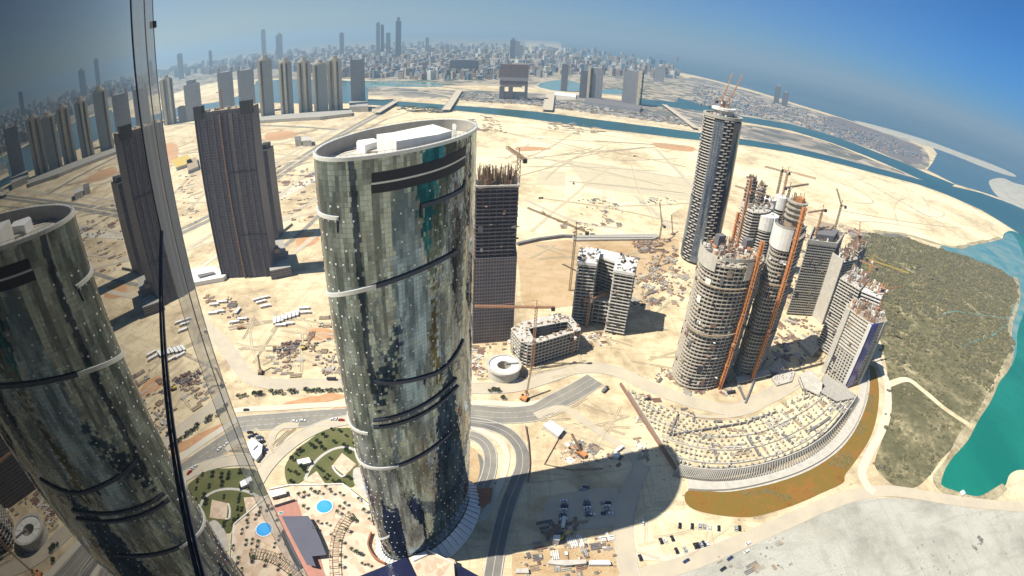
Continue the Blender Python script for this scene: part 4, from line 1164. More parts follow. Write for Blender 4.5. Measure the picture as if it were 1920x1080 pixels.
# low parts at their feet
for k, (q, z, mt_, lab) in enumerate((([(1500, 700), (1522, 692), (1548, 722), (1535, 738), (1510, 726)], 9, 'concrete_light', 'open grey frame building at the foot of the blue-striped tower'),
                                      ([(1545, 700), (1585, 722), (1605, 745), (1570, 752), (1540, 735)], 8, 'concrete', 'low slotted deck beside the basin at the right end of the podium'),
                                      ([(1380, 705), (1440, 690), (1446, 700), (1384, 716)], 5, 'concrete_light', 'low pale site wall block in front of the drum tower'))):
    fq = ccw(PW(q, z)); rt_, a_, b__ = slab_tower('low_frame_building', lab, 'building', fq, z, 3.9, mt_, 'interior', mt_, 1.8, .9, 0, 6)
    if z > 10: clutter(rt_, fq, z, 12, ('timber', 'white', 'concrete'), 'formwork', 1.8)
#==END2==
# ================================================================== CRANES AND HOISTS
def lattice(g, a, b, w, n=None, bar=.28, m=0):
    a, b = Vector(a), Vector(b); d = b - a; L = d.length; d.normalize()
    up = Vector((0, 0, 1)) if abs(d.z) < .85 else Vector((1, 0, 0))
    x = d.cross(up).normalized() * w / 2; y = x.cross(d).normalized() * w / 2
    cs = [-x - y, x - y, x + y, -x + y]
    n = n or max(2, int(L / (w * 1.6)))
    for c in cs: g.bar(a + c, b + c, bar, m)
    for k in range(n):
        p = a + d * L * k / n; q = a + d * L * (k + 1) / n
        for i in range(4):
            g.bar(p + cs[i], q + cs[(i + 1) % 4], bar * .8, m)
def crane(label, base_, zt, jib_dir, jl, cl, mat, w_=2.0, luff=None, z0=0.0, name='tower_crane', group=None):
    t = thing(name, label, 'crane', (base_[0], base_[1], z0), group)
    bx, by = base_[0], base_[1]
    g = MB(); lattice(g, (bx, by, z0), (bx, by, zt), w_, bar=.42 * w_ / 2); g.build('mast', mat, t)
    d = Vector((math.sin(jib_dir), math.cos(jib_dir), 0)).normalized()
    p = Vector((bx, by, zt))
    g = MB()
    tip = p + d * jl + (Vector((0, 0, luff)) if luff else Vector((0, 0, 0)))
    lattice(g, p, tip, w_ * .75, bar=.34 * w_ / 2); g.build('jib', mat, t)
    g = MB(); lattice(g, p, p - d * cl, w_ * .7, bar=.34 * w_ / 2); g.build('counter_jib', mat, t)
    g = MB(); q = p - d * (cl - 1.5); g.box((q.x, q.y, q.z - 3), (3.2, 3.2, 3.4), -jib_dir); g.build('counterweight', 'dark', t)
    g = MB(); g.box((bx + d.y * 2, by - d.x * 2, zt - 2.6), (2.2, 2.2, 2.6), -jib_dir); g.build('cab', 'white', t)
    g = MB(); g.bar(p, p + Vector((0, 0, 7)), .7)
    for f in (.45, .8): g.bar(p + Vector((0, 0, 7)), p + (tip - p) * f, .16)
    g.bar(p + Vector((0, 0, 7)), p - d * cl * .9, .16); g.build('pendant_frame', mat, t)
    return t
def cr(label, basepx, toppx, tippx, mat, w_=2.0, cl=12, group=None, gnd=None, luffpx=None, mx=80, z0=0):
    b_ = gnd or G(*basepx)
    b_ = Vector((b_[0], b_[1]))
    zt = ztop(*toppx, b_)
    tp = G(*tippx, zt) if luffpx is None else None
    if luffpx is None:
        d = Vector((tp.x - b_.x, tp.y - b_.y)); return crane(label, b_, zt, math.atan2(d.x, d.y), min(mx, d.length), cl, mat, w_, None, z0, group=group)
    jl, ang, up = luffpx
    return crane(label, b_, zt, ang, jl, cl, mat, w_, up, z0, group=group)
cr('slim dark tower crane left of the twin-wing block with a long thin jib', (1068, 545), (1082, 427), (985, 388), 'crane_dark', 2.2, 18)
cr('pale tower crane in front of the courtyard block, orange jib over the dark tower base', (997, 692), (1008, 576), (890, 574), 'orange_pale', 2.0, 16)
cr('orange tower crane in front of the twin-wing block', (1099, 614), (1106, 561), (1180, 535), 'orange_pale', 1.9, 12)
cr('short orange crane at the right front corner of the courtyard block', (1072, 664), (1076, 630), (1092, 624), 'orange_pale', 1.5, 5)
cr('brown tower crane beside the top of the dark concrete tower', None, (977, 292), (936, 266), 'crane_dark', 3.0, 16, gnd=Vector((1.0, 438)), mx=34, z0=158)
cr('thin crane standing on the sand behind the excavation', (1236, 450), (1236, 420), None, 'crane_dark', 1.8, 8, luffpx=(12, -.5, 32))
cr('rear brown tower crane behind the drum tower, left of two masts', None, (1448, 316), (1430, 311), 'crane_dark', 2.6, 14, gnd=Vector((400, 690)), mx=28)
cr('rear brown tower crane behind the drum tower, right of two masts', None, (1460, 316), (1530, 335), 'orange_pale', 2.6, 10, gnd=Vector((406, 682)), mx=60)
cr('dark tower crane just above the drum tower with its jib over the sand', None, (1468, 347), (1528, 343), 'crane_dark', 2.4, 14, gnd=Vector((366, 600)), mx=60)
cr('tall brown crane rising between the front round tower and the tall round tower', None, (1382, 352), (1342, 338), 'crane_dark', 2.0, 12, gnd=Vector((300, 560)), mx=34)
cr('orange crane with its jib over the grid block roof', None, (1536, 392), (1490, 402), 'orange_pale', 2.0, 10, gnd=Vector((372, 520)), mx=36)
cr('luffing crane standing behind the grid block', None, (1558, 378), None, 'crane_dark', 2.0, 8, gnd=Vector((430, 560)), luffpx=(12, -1.0, 20))
cr('small luffing crane on the scaffolding of the white-sided tower', None, (1612, 440), None, 'orange_pale', 1.4, 6, gnd=Vector((425, 500)), luffpx=(8, .3, 14))
cr('orange crane with its jib over the mangrove beside the slab-edged tower', None, (1640, 500), (1612, 488), 'orange_pale', 1.5, 8, gnd=Vector((400, 430)), mx=30)
cr('yellow crane with a long jib reaching out over the mangrove', None, (1632, 487), (1704, 512), 'yellow', 1.4, 8, gnd=Vector((412, 446)), mx=60)
cr('orange crane on top of the blue-striped tower pointing right', None, (1655, 539), (1696, 537), 'orange_pale', 1.3, 8, gnd=Vector((385, 380)), mx=30)
for k, (dx, dy, a, lab) in enumerate(((-6, -2, 1.3, 'left luffing crane of two on the tallest round tower'), (7, 5, 1.45, 'right luffing crane of two on the tallest round tower'))):
    b_ = Vector((tc.x + dx, tc.y + dy))
    crane(lab, b_, 230, a, 13 if not k else 17, 9, 'orange_pale', 1.7, 40, z0=222)
def hoist(label, pb_, pt_, dist, mat='orange', w_=2.4):
    b_ = G(*pb_).xy; b_ = b_ * (dist / b_.length); zt = ztop(*pt_, b_)
    t = thing('construction_hoist', label, 'hoist', (*b_, 0))
    g = MB(); lattice(g, (*b_, 0), (*b_, zt), w_, bar=.75); g.bar((*b_, 0), (*b_, zt), 1.0); g.build('mast', mat, t)
    n = int(zt / 27)
    for k in range(1, n + 1):
        g = MB(); z = k * zt / (n + .5); d = (-b_).normalized()
        c = centroid(f1) if b_.x < 235 else centroid(f2_)
        e = (c - b_).normalized() * 7
        g.bar((*b_, z), (b_.x + e.x, b_.y + e.y, z), 1.1); g.box((*b_, z), (3.4, 3.4, 1.0)); g.build('wall_tie', 'orange_pale', t)
    g = MB(); g.box((b_.x - 1.6, b_.y - 1.8, zt * .33), (2.4, 2.2, 3.2)); g.build('cage', 'orange_pale', t)
hoist('orange hoist mast up the right side of the front round tower', (1357, 704), (1441, 456), 404)
hoist('rusty hoist mast up the front of the rusty core tower', (1372, 500), (1418, 338), 575, 'orange_pale')
hoist('short orange hoist mast rising behind the front round tower', (1362, 500), (1392, 400), 560, 'orange')
hoist('orange hoist mast up the right side of the drum tower', (1425, 668), (1519, 392), 434)
# ================================================================== FAR TOWERS
M['res'] = facade('res_wall', (.55, .49, .39), (.10, .12, .13), 4.2, .3, 3.6, .45, .8, .2, .4)
M['res_pier'] = plain('res_pier', (.66, .56, .40), .9, .2, .05)
M['res_glass'] = facade('res_glass', (.30, .29, .26), (.10, .13, .14), 3.0, .3, 3.6, .4, .5, .15, .5)
M['far_brown'] = facade('far_brown', (.17, .12, .12), (.07, .07, .09), 4, .3, 3.8, .4, .8, .2, .4)
M['far_dark'] = facade('far_dark', (.15, .15, .17), (.07, .08, .10), 4, .3, 3.8, .4, .8, .2, .4)
M['far_grey'] = facade('far_grey', (.30, .30, .31), (.14, .15, .17), 4, .3, 3.8, .4, .8, .2, .4)
def px_tower(name, label, bx, by, wpx, ty, mat, crown='plain', group=None, dr=.8, tx=None, strips=None, cat='tower', scale_d=None):
    b_ = G(bx, by)
    if scale_d: b_ = b_ * (scale_d / b_.xy.length); b_.z = 0
    zt = ztop(tx or bx, ty, b_)
    dist = math.sqrt(b_.x ** 2 + b_.y ** 2 + (H - zt / 2) ** 2)
    wd = wpx / PF * dist
    d = b_.xy.normalized(); x = Vector((d.y, -d.x))
    dp = wd * dr
    f_ = [b_.xy - x * wd / 2, b_.xy + x * wd / 2, b_.xy + x * wd / 2 + d * dp, b_.xy - x * wd / 2 + d * dp]
    t = thing(name, label, cat, (b_.x, b_.y, 0), group)
    g = MB()
    body = zt * (.93 if crown != 'plain' else 1)
    if crown == 'slope': g.prism(f_, 0, zt)
    elif crown == 'chamfer': g.prism([f_[0].lerp(f_[1], .1), f_[1].lerp(f_[0], .1), f_[1], f_[2].lerp(f_[1], .3), f_[2].lerp(f_[3], .1), f_[3].lerp(f_[2], .1), f_[3].lerp(f_[0], .3), f_[0]], 0, body)
    else: g.prism(f_, 0, body)
    g.build('tower_body', mat, t)
    c = centroid(f_)
    if crown == 'dome':
        g = MB(); g.prism(ell(c.x, c.y, wd * .36, wd * .36, 0, 14), body, zt * .97); g.prism(ell(c.x, c.y, wd * .2, wd * .2, 0, 12), zt * .97, zt * 1.02)
        g.ring(ell(c.x, c.y, wd * .5, wd * .45, 0, 14), ell(c.x, c.y, wd * .42, wd * .38, 0, 14), body, body + 4); g.build('crown', 'res', t)
    elif crown in ('plain', 'chamfer'):
        g = MB(); g.prism(scalep(f_, .6), body, zt * 1.02 + 2); g.build('plant_room', 'far_grey', t)
    elif crown == 'posts':
        for q in f_:
            g = MB(); e = q.lerp(c, .15); g.box((e.x, e.y, body), (wd * .14, wd * .14, zt - body + 4), 0); g.build('corner_post', 'far_grey', t)
    for s_ in (strips or ()):
        a = f_[0].lerp(f_[1], s_) - d * wd * .16; q = f_[0].lerp(f_[1], s_ + .16) - d * wd * .16
        g = MB(); g.prism([a, q, q + d * wd * .16, a + d * wd * .16], 0, body * 1.02); g.build('pier', 'res_pier', t)
        a = f_[0].lerp(f_[1], s_ + .22) - d * wd * .03; q = f_[0].lerp(f_[1], s_ + .32) - d * wd * .03
        g = MB(); g.prism([a, q, q + d * wd * .03, a + d * wd * .03], 0, body * .98); g.build('window_strip', 'glass_dark', t)
    return t
RG = 'tall pale residential towers beside the canal'
for bx, by, wp, ty, mt_, st, lab in (
    (503, 222, 26, 104, 'res_glass', (0,), 'tallest pale residential tower, leftmost of the canal row, with a round crown'),
    (540, 218, 24, 110, 'res_glass', (0, .35), 'second canal residential tower from the left, beige piers'),
    (574, 213, 25, 109, 'res', (0, .45), 'third canal residential tower from the left with a beige split front'),
    (603, 212, 26, 114, 'res_glass', (0,), 'fourth canal residential tower from the left, slightly shorter'),
    (630, 208, 26, 106, 'res', (0, .45), 'fifth canal residential tower from the left with two bright piers'),
    (672, 192, 26, 105, 'far_grey', (), 'grey residential tower standing apart at the right end of the canal row')):
    px_tower('residential_tower', lab, bx, by, wp, ty, mt_, 'dome' if mt_ != 'far_grey' else 'posts', RG, .8, strips=st)
for bx, by, wp, ty, mt_, cw, st, lab in (
    (320, 233, 24, 141, 'res_glass', 'dome', (.1, .6), 'grey-green tower with two pale piers, just right of the mirror wall edge'),
    (287, 233, 22, 160, 'far_grey', 'plain', (), 'plain grey tower behind the top of the mirror wall edge'),
    (366, 226, 30, 151, 'far_grey', 'chamfer', (), 'broad grey tower with a dark curved top above the dark slab tower'),
    (428, 215, 28, 128, 'far_grey', 'posts', (), 'unfinished grey tower with a brown top above the middle of the dark slab tower'),
    (466, 214, 30, 124, 'far_grey', 'posts', (), 'unfinished grey tower with a brown top above the right end of the dark slab tower'),
    (344, 230, 16, 200, 'far_dark', 'plain', (), 'small dark domed block between two towers left of the dark slab tower')):
    px_tower('waterfront_tower', lab, bx, by, wp, ty, mt_, cw, 'grey towers above the dark slab tower', .8, strips=st)
# podiums of the canal row
for q, z, lab in (([(486, 226), (600, 219), (660, 212), (660, 206), (590, 210), (486, 218)], 12, 'long low podium under the canal residential towers'), ([(655, 200), (690, 199), (690, 190), (655, 190)], 22, 'beige podium under the grey residential tower'),):
    t = thing('tower_podium', lab, 'building', (*centroid(PW(q, z)), 0)); g = MB(); g.prism(PW(q, z), 0, z, 0, 1); g.build('building_body', ['res', 'concrete'], t)
for bx, by, wp, ty, mt_, cw, lab, dd in (
    (709, 84, 7, 43, 'far_grey', 'plain', 'tall hazy skyscraper, left one of the distant pair', 6600), (717, 86, 6, 47, 'far_dark', 'plain', 'slim hazy skyscraper, right one of the distant pair', 6700),
    (728, 86, 8, 62, 'far_grey', 'plain', 'lower hazy skyscraper between the distant pair and the tallest one', 6700), (747, 88, 10, 34, 'far_dark', 'chamfer', 'tallest hazy skyscraper on the skyline with a rounded shoulder', 6000),
    (641, 88, 8, 62, 'far_grey', 'plain', 'faint skyscraper on the skyline left of the distant pair', 7000), (801, 88, 6, 71, 'far_grey', 'plain', 'small faint skyscraper right of the tallest hazy one', 7000),
    (524, 96, 12, 62, 'far_grey', 'dome', 'very faint pointed tower on the hazy left skyline', 8200), (495, 98, 8, 56, 'far_grey', 'plain', 'very faint slim tower left of the pointed one', 8500),
    (338, 118, 10, 101, 'far_grey', 'plain', 'faint grey tower on the skyline near the mirror wall', 7000), (395, 112, 6, 95, 'far_grey', 'plain', 'faint thin tower on the left skyline', 7500),
    (961, 103, 10, 72, 'far_dark', 'chamfer', 'highest tower of a clustered grey group on the middle skyline', 6000), (969, 104, 10, 78, 'far_grey', 'plain', 'middle stepped tower of the clustered grey group', 6000), (977, 106, 8, 86, 'far_grey', 'plain', 'lowest stepped tower of the clustered grey group', 6000),
    (1230, 150, 9, 126, 'far_grey', 'plain', 'pale hazy tower, left of a pair beyond the two square towers', 4200), (1240, 152, 9, 124, 'far_grey', 'plain', 'pale hazy tower, right of a pair beyond the two square towers', 4200),
    (1455, 193, 10, 159, 'far_dark', 'chamfer', 'left tower of the hazy pair on the far shore', None), (1470, 199, 11, 171, 'far_dark', 'chamfer', 'right shorter tower of the hazy pair on the far shore', None)):
    px_tower('distant_skyscraper', lab, bx, by, wp, ty, mt_, cw, 'hazy skyscrapers on the horizon', .8, scale_d=dd)
for bx, by, wp, ty, mt_, cw, st, dr, lab in (
    (870, 140, 52, 113, 'far_dark', 'plain', (), .3, 'wide dark low block with a curved roof in the city edge'),
    (1057, 171, 12, 121, 'far_dark', 'plain', (), .8, 'slim dark tower standing in front of the city lagoon'),
    (1093, 184, 15, 128, 'far_dark', 'posts', (), .8, 'dark stepped tower left of the first square grey tower'),
    (1113, 190, 28, 122, 'far_grey', 'posts', (0,), .7, 'first of two square grey towers beside the canal road'),
    (1180, 196, 30, 127, 'far_grey', 'posts', (.9,), .7, 'second of two square grey towers, with a lattice on its roof')):
    px_tower('canal_side_tower', lab, bx, by, wp, ty, mt_, cw, 'big buildings beside the canal road', dr, strips=st)
wb = thing('wide_dark_block', 'wide dark block with open middle storeys beyond the canal road', 'building', (*G(962, 188), 0))
b0_ = G(962, 188); D_ = b0_.xy.length; dW = b0_.xy.normalized(); xW = Vector((dW.y, -dW.x)); wW = 52 / PF * D_
def wblk(nm, u0, u1, z0, z1, mt_, off=0, dp=45):
    g = MB(); a = b0_.xy + xW * wW * u0 + dW * off; q = b0_.xy + xW * wW * u1 + dW * off; g.prism([a, q, q + dW * dp, a + dW * dp], z0, z1); return g.build(nm, mt_, wb)
wblk('upper_block', -.5, .5, 100, 158, 'far_brown'); wblk('pale_storey', -.49, .49, 86, 100, 'far_grey', -2, 47); wblk('middle_block', -.5, .5, 66, 86, 'far_brown')
wblk('pale_storey', -.46, .3, 58, 66, 'res', 2, 40); wblk('leg_block', -.5, -.32, 0, 58, 'far_dark'); wblk('leg_block', -.18, -.02, 0, 58, 'far_brown'); wblk('leg_block', .4, .5, 0, 66, 'far_dark'); wblk('lower_block', -.32, .4, 0, 34, 'far_grey', 8, 30)
t = thing('linked_podium', 'low grey podium joining the two square grey towers', 'building', (*G(1140, 192), 0))
g = MB(); g.prism(PW([(1095, 190), (1200, 205), (1204, 198), (1100, 182)], 16), 0, 16, 0, 1); g.build('building_body', ['far_grey', 'concrete_dark'], t)
t = thing('white_long_roof', 'long bright white low roof left of the two square grey towers', 'building', (*G(1058, 178), 0))
g = MB(); g.prism(PW([(1040, 178), (1080, 182), (1080, 176), (1040, 172)], 10), 0, 10); g.build('building_body', 'white', t)
t = thing('white_roof_lattice', 'thin mast structure on the roof of the second square grey tower', 'antenna', (*G(1180, 196), 172))
b_ = G(1182, 196).xy * 1.006; g = MB(); lattice(g, (b_.x, b_.y, 170), (b_.x, b_.y, 206), 14, 4, 1.5); g.build('mast', 'far_grey', t)
# bridges
def bridge(label, pa, pb_, wd, z=9):
    a, b_ = G(*pa, z).xy, G(*pb_, z).xy; t = thing('road_bridge', label, 'bridge', (*a, 0))
    g = MB(); g.bar((*a, z), (*b_, z), wd, 0, 1.6); g.build('deck', 'road_dusty', t)
    d = (b_ - a).normalized(); s = Vector((-d.y, d.x))
    for sg in (-1, 1):
        g = MB(); p, q = a + s * sg * (wd / 2 + .5), b_ + s * sg * (wd / 2 + .5); g.bar((*p, z + 1.2), (*q, z + 1.2), 1, 0, 1.6); g.build('railing', 'concrete_light', t)
    n = 6
    for k in range(n):
        p = a.lerp(b_, (k + .5) / n); g = MB(); g.box((*p, -.5), (3, wd * .8, z - .4), math.atan2(d.y, d.x)); g.build('pier', 'concrete', t)
bridge('wide grey bridge crossing the near canal behind the round tower roof', (836, 206), (862, 168), 30)
bridge('pale short bridge across the canal road right of the wide dark block', (1026, 206), (1032, 176), 40)
bridge('thin pale bridge curving over the canal road on the right', (1305, 240), (1245, 196), 22)
bridge('bridge carrying the expressway over the canal beside the grey residential tower', (706, 211), (742, 190), 26)
# ------------------------------------------------------------------ downtown blocks
cm = [facade('block_beige', (.46, .38, .28), (.14, .15, .16), 4, .35, 4, .4, .9, .3, .4), facade('block_grey', (.33, .34, .35), (.12, .14, .17), 4, .3, 4, .35, .8, .2, .4),
      facade('block_white', (.66, .64, .58), (.18, .2, .22), 4, .4, 4, .45, .9, .3, .4), facade('block_brown', (.32, .24, .19), (.10, .10, .11), 4, .35, 4, .4, .9, .3, .4),
      facade('block_blue', (.20, .27, .33), (.08, .13, .18), 3, .2, 4, .25, .4, .12, .4)]
protos = []
for i, (m_, nm) in enumerate(zip(cm, ('beige', 'grey', 'white', 'brown', 'blue glass'))):
    t = thing('city_block', '', 'building', (0, 0, 0))
    g = MB(); g.box((0, 0, 0), (30, 24, 60)); g.build('building_body', m_, t)
    g = MB(); g.box((3, 1, 60), (12, 10, 5)); g.build('plant_room', m_, t)
    protos.append((t, nm))
def ycity(x):
    k = [(280, 150), (400, 140), (500, 128), (640, 145), (800, 150), (900, 150), (1000, 146), (1100, 140), (1270, 150)]
    for (a, ya), (b, yb) in zip(k[:-1], k[1:]):
        if x <= b: return ya + (yb - ya) * (x - a) / (b - a)
    return 150
def yhor(x):
    lo, hi = 0, 300
    for _ in range(20):
        m_ = (lo + hi) / 2
        if ray(x, m_).z > -.0089: lo = m_
        else: hi = m_
    return hi
cand = []
rnd = random.Random(11)
while len(cand) < 1700:
    x = rnd.triangular(280, 1270, 760) if rnd.random() < .7 else rnd.uniform(280, 1270)
    y0, y1 = yhor(x) + 3, ycity(x)
    y = y0 + (y1 - y0) * rnd.random() ** .85
    b_ = G(x, y); D = b_.xy.length
    if D > 12000 or D < 2300: continue
    hp = rnd.uniform(5, 15) * (1.25 if rnd.random() < .15 else 1) * (.5 + .5 * (y - y0) / (y1 - y0))
    wp = rnd.uniform(4, 11)
    h = min(130, max(14, hp / PF * D)); wd = min(75, max(16, wp / PF * D))
    cand.append((h * wd / D / D, b_, h, wd, rnd.uniform(0, 3.14)))
cand.sort(key=lambda c: -c[0])
cgrp = 'pale city blocks of the downtown beyond the canal'
looks = {'beige': 'beige mid-rise block in the dense downtown beyond the canal', 'grey': 'grey mid-rise block in the dense downtown beyond the canal', 'white': 'off-white mid-rise block in the dense downtown beyond the canal', 'brown': 'brown mid-rise block in the dense downtown beyond the canal', 'blue glass': 'bluish mid-rise block in the dense downtown beyond the canal'}
used = set()
for k, (s_, b_, h, wd, a) in enumerate(cand[:290]):
    t, nm = protos[rnd.choice((0, 0, 0, 1, 1, 2, 2, 3, 3, 4))]
    loc, scl = (b_.x, b_.y, 0), (wd / 30, wd / 30, h / 62)
    if nm not in used:
        used.add(nm); t.location = loc; t.scale = scl; t.rotation_euler = (0, 0, a); t['label'] = looks[nm]; t['group'] = cgrp
    else: dup(t, loc, a, looks[nm], cgrp, scl)
g = MB()
for s_, b_, h, wd, a in cand[290:]: g.box((b_.x, b_.y, 0), (wd, wd * rnd.uniform(.6, 1), h), a, rnd.choice((0, 0, 1, 1, 2, 3, 4)))
stuff('distant_city', g, cm, 'mass of hazy small blocks filling the far downtown to the horizon', 'city')
# low houses on the far shore
g = MB(); P = PW([(1300, 156), (1400, 180), (1500, 206), (1600, 240), (1700, 272), (1730, 300), (1650, 284), (1560, 254), (1480, 230), (1390, 214), (1300, 195)])
k = 0
while k < 1300:
    x, y = rnd.uniform(1280, 1740), rnd.uniform(140, 310); b_ = G(x, y)
    if not inpoly(b_.x, b_.y, P): continue
    k += 1; s_ = rnd.uniform(6, 20); g.box((b_.x, b_.y, .1), (s_, s_ * rnd.uniform(.5, 1), rnd.uniform(3, 10)), rnd.uniform(0, 3), rnd.choice((0, 1, 1, 3, 3, 4, 4)))
stuff('distant_houses', g, cm, 'scattered low houses on the far shore right of the tall tower', 'houses')
g = MB(); P = PW([(700, 158), (800, 166), (900, 176), (1000, 184), (1100, 197), (1200, 210), (1290, 226), (1290, 238), (1200, 224), (1100, 212), (1000, 198), (900, 192), (800, 182), (700, 176)])
k = 0
while k < 1500:
    x, y = rnd.uniform(860, 1300), rnd.uniform(160, 240); b_ = G(x, y)
    if not inpoly(b_.x, b_.y, P): continue
    k += 1; g.box((b_.x, b_.y, .8), (rnd.uniform(6, 16), 3, rnd.uniform(2, 5)), rnd.uniform(-.3, .3), rnd.choice((0, 1, 2, 2, 3)))
stuff('parked_traffic', g, cm, 'dense rows of parked vehicles along the road belt beyond the canal', 'vehicles')
#==END3==
# ================================================================== THE UNFINISHED PODIUM (fan of column stubs)
inner = smooth(PW([(1178, 730), (1215, 752), (1270, 774), (1330, 788), (1400, 784), (1450, 764), (1500, 738), (1540, 715), (1572, 728)], 4), 6, False)
outer = smooth(PW([(1272, 878), (1310, 885), (1350, 887), (1400, 882), (1455, 868), (1510, 845), (1555, 812), (1590, 768), (1605, 745)], 4), 6, False)
pf = thing('unfinished_podium', 'huge fan-shaped unfinished podium deck covered with rows of concrete column stubs', 'podium', (*centroid(inner + outer), 0))
g = MB(); g.prism(inner + outer[::-1], 0, 4, 0, 1); g.build('deck', ['concrete', 'sand_pale'], pf)
def bil(u, v):
    i = u * (len(inner) - 1); k = min(int(i), len(inner) - 2); f = i - k
    a = inner[k].lerp(inner[k + 1], f); b = outer[k].lerp(outer[k + 1], f)
    return a.lerp(b, v)
stubs = []
rnd = random.Random(5)
for i in range(12):
    for j in range(38):
        if rnd.random() < .07: continue
        p = bil((j + .5 + rnd.uniform(-.04, .04)) / 38, (i + .6 + rnd.uniform(-.04, .04)) / 12.5)
        stubs.append((p.length, p, rnd.uniform(2.6, 4.6), 0, rnd.uniform(1.0, 1.5)))
stubs.sort(key=lambda s_: s_[0])
pms = [bpy.data.meshes.new('x')]
for s_ in stubs[:100]:
    g = MB(); p = s_[1]; g.box((p.x, p.y, 4), (s_[4], s_[4], s_[2]), rnd.uniform(0, 1.5)); g.build('column_stub', ('concrete_light', 'timber')[s_[3]], pf)
g = MB()
for s_ in stubs[100:]: p = s_[1]; g.box((p.x, p.y, 4), (s_[4], s_[4], s_[2]), rnd.uniform(0, 1.5), s_[3])
g.build('column_stubs', ['concrete_light', 'timber'], pf)['kind'] = 'stuff'
g = MB()
for k in range(150):      # stacked shutters, planks and steel left on the deck
    u, v_ = rnd.betavariate(2.2, 1.6), rnd.uniform(.03, .95); p = bil(u, v_); q = bil(min(1, u + .01), v_); a = math.atan2((q - p).y, (q - p).x) + (1.57 if rnd.random() < .5 else 0); L = rnd.uniform(5, 16) if rnd.random() < .6 else rnd.uniform(2, 6)
    g.box((p.x, p.y, 4), (L, rnd.uniform(.6, 2.6), rnd.uniform(.3, 1.8)), a + rnd.uniform(-.1, .1), rnd.choice((0, 0, 1, 2, 2, 3, 3)))
g.build('building_material', ['timber', 'concrete_light', 'concrete_dark', 'concrete'], pf)['kind'] = 'stuff'
g = MB(); g.wall([bil(.02 + .97 * k / 40, .955).to_tuple() for k in range(41)], 4, 4.6, 2.4); g.build('drain_trench', 'interior', pf)
for v_ in (.36, .62, .86):
    g = MB(); g.wall([bil(.03 + .94 * k / 40, v_).to_tuple() for k in range(41)], 4, 5.6, 1.1); g.build('ground_beam', 'concrete_light', pf)
g = MB(); g.wall([q.to_tuple() for q in outer], 4, 8.5, 1.0); g.build('retaining_wall', 'concrete_light', pf)
g = MB()
oc = scalep(outer, 1.0)
for k in range(0, len(outer) - 1, 1):
    for f in (0, .5):
        p = outer[k].lerp(outer[k + 1], f); d = (p - centroid(inner)).normalized()
        q = p + d * 6
        g.bar((p.x, p.y, 7.5), (q.x, q.y, .8), .8); g.bar((q.x, q.y, 0), (q.x, q.y, 3), .7)
g.build('props', 'concrete', pf)['kind'] = 'stuff'
def lines(name, label, cat, segs, z, wd, h, mat):
    t = thing(name, label, cat, (*G(*segs[0]).xy, 0)); 
    g = MB()
    for (a, b) in zip(segs[:-1], segs[1:]):
        A_, B_ = G(*a, z), G(*b, z); g.bar((A_.x, A_.y, z + h / 2), (B_.x, B_.y, z + h / 2), wd, 0, h)
    o = g.build('wall_panel' if 'wall' in name else 'fence_panel', mat, t); return t
lines('site_wall', 'dark bent retaining wall on the left part of the fan podium', 'wall', [(1271, 777), (1255, 818), (1330, 806), (1400, 794), (1455, 774)], 4, 1.2, 2.4, 'concrete_dark')
lines('site_wall', 'straight dark trench wall on the middle right of the fan podium', 'wall', [(1512, 812), (1530, 802), (1556, 784)], 4, 2.4, 2, 'concrete_dark')
lines('site_wall', 'brown diagonal earth-retaining wall left of the fan podium', 'wall', [(1163, 722), (1181, 750), (1206, 790), (1234, 832), (1253, 862), (1268, 884)], 0, 1.8, 3.0, 'rust')
lines('site_fence', 'thin dark fence line running beside the outer ramp road', 'fence', [(985, 800), (990, 830), (993, 870), (990, 905)], 0, .5, 2.2, 'rust')
lines('site_fence', 'pale fence round the triangular works yard', 'fence', [(1048, 822), (1020, 872), (1068, 882), (1130, 880)], 0, .4, 1.6, 'timber')
for k, (a, b) in enumerate((((1397, 757), (1418, 702)), ((1396, 750), (1385, 728)))):
    A_, B_ = G(*a), G(*b); t = thing('concrete_slope', ['long dark sloping beam on the pale apron in front of the podium', 'short dark beam meeting the long sloping beam on the apron'][k], 'beam', (A_.x, A_.y, 0))
    g = MB(); g.bar((A_.x, A_.y, 1), (B_.x, B_.y, 2), 1.6, 0, 2.2); g.build('beam', 'concrete_dark', t); g = MB(); g.box((B_.x, B_.y, 0), (3, 3, 3)); g.build('footing', 'concrete', t)

# ================================================================== PLAZA, POOL AND GARDEN AT THE TOWER'S FOOT
plaza = PW([(505, 918), (543, 910), (643, 908), (692, 948), (700, 985), (760, 1000), (800, 1030), (853, 1050), (900, 1250), (500, 1300), (380, 1150), (440, 1000)], 6)
pz = thing('plaza_deck', 'tan paved roof plaza at the left foot of the round tower', 'plaza', (*centroid(plaza), 0))
g = MB(); g.prism(plaza, 0, 6, 0, 1); g.build('deck', ['concrete_light', 'paving'], pz)
g = MB(); pts_ = PW([(505, 918), (543, 910), (643, 908), (692, 948)], 6.4); g.wall([p.to_tuple() for p in pts_], 6, 7.3, .9); g.build('parapet', 'white', pz)
pc = G(608.5, 950, 6).xy
t = thing('round_pool', 'round bright blue pool in the tan plaza', 'pool', (*pc, 6))
g = MB(); g.ring(ell(*pc, 6.3, 6.3, 0, 40), ell(*pc, 5.6, 5.6, 0, 40), 6, 6.35); g.build('pool_rim', 'white', t)
g = MB(); g.sheet(ell(*pc, 5.7, 5.7, 0, 40), 6.2); g.build('water_surface', 'pool', t)
pc2 = G(566, 983, 6).xy
t = thing('small_pool', 'smaller blue pool beside the red court, partly in shade', 'pool', (*G(527, 962, 6).xy, 6))
q = G(527, 962, 6).xy
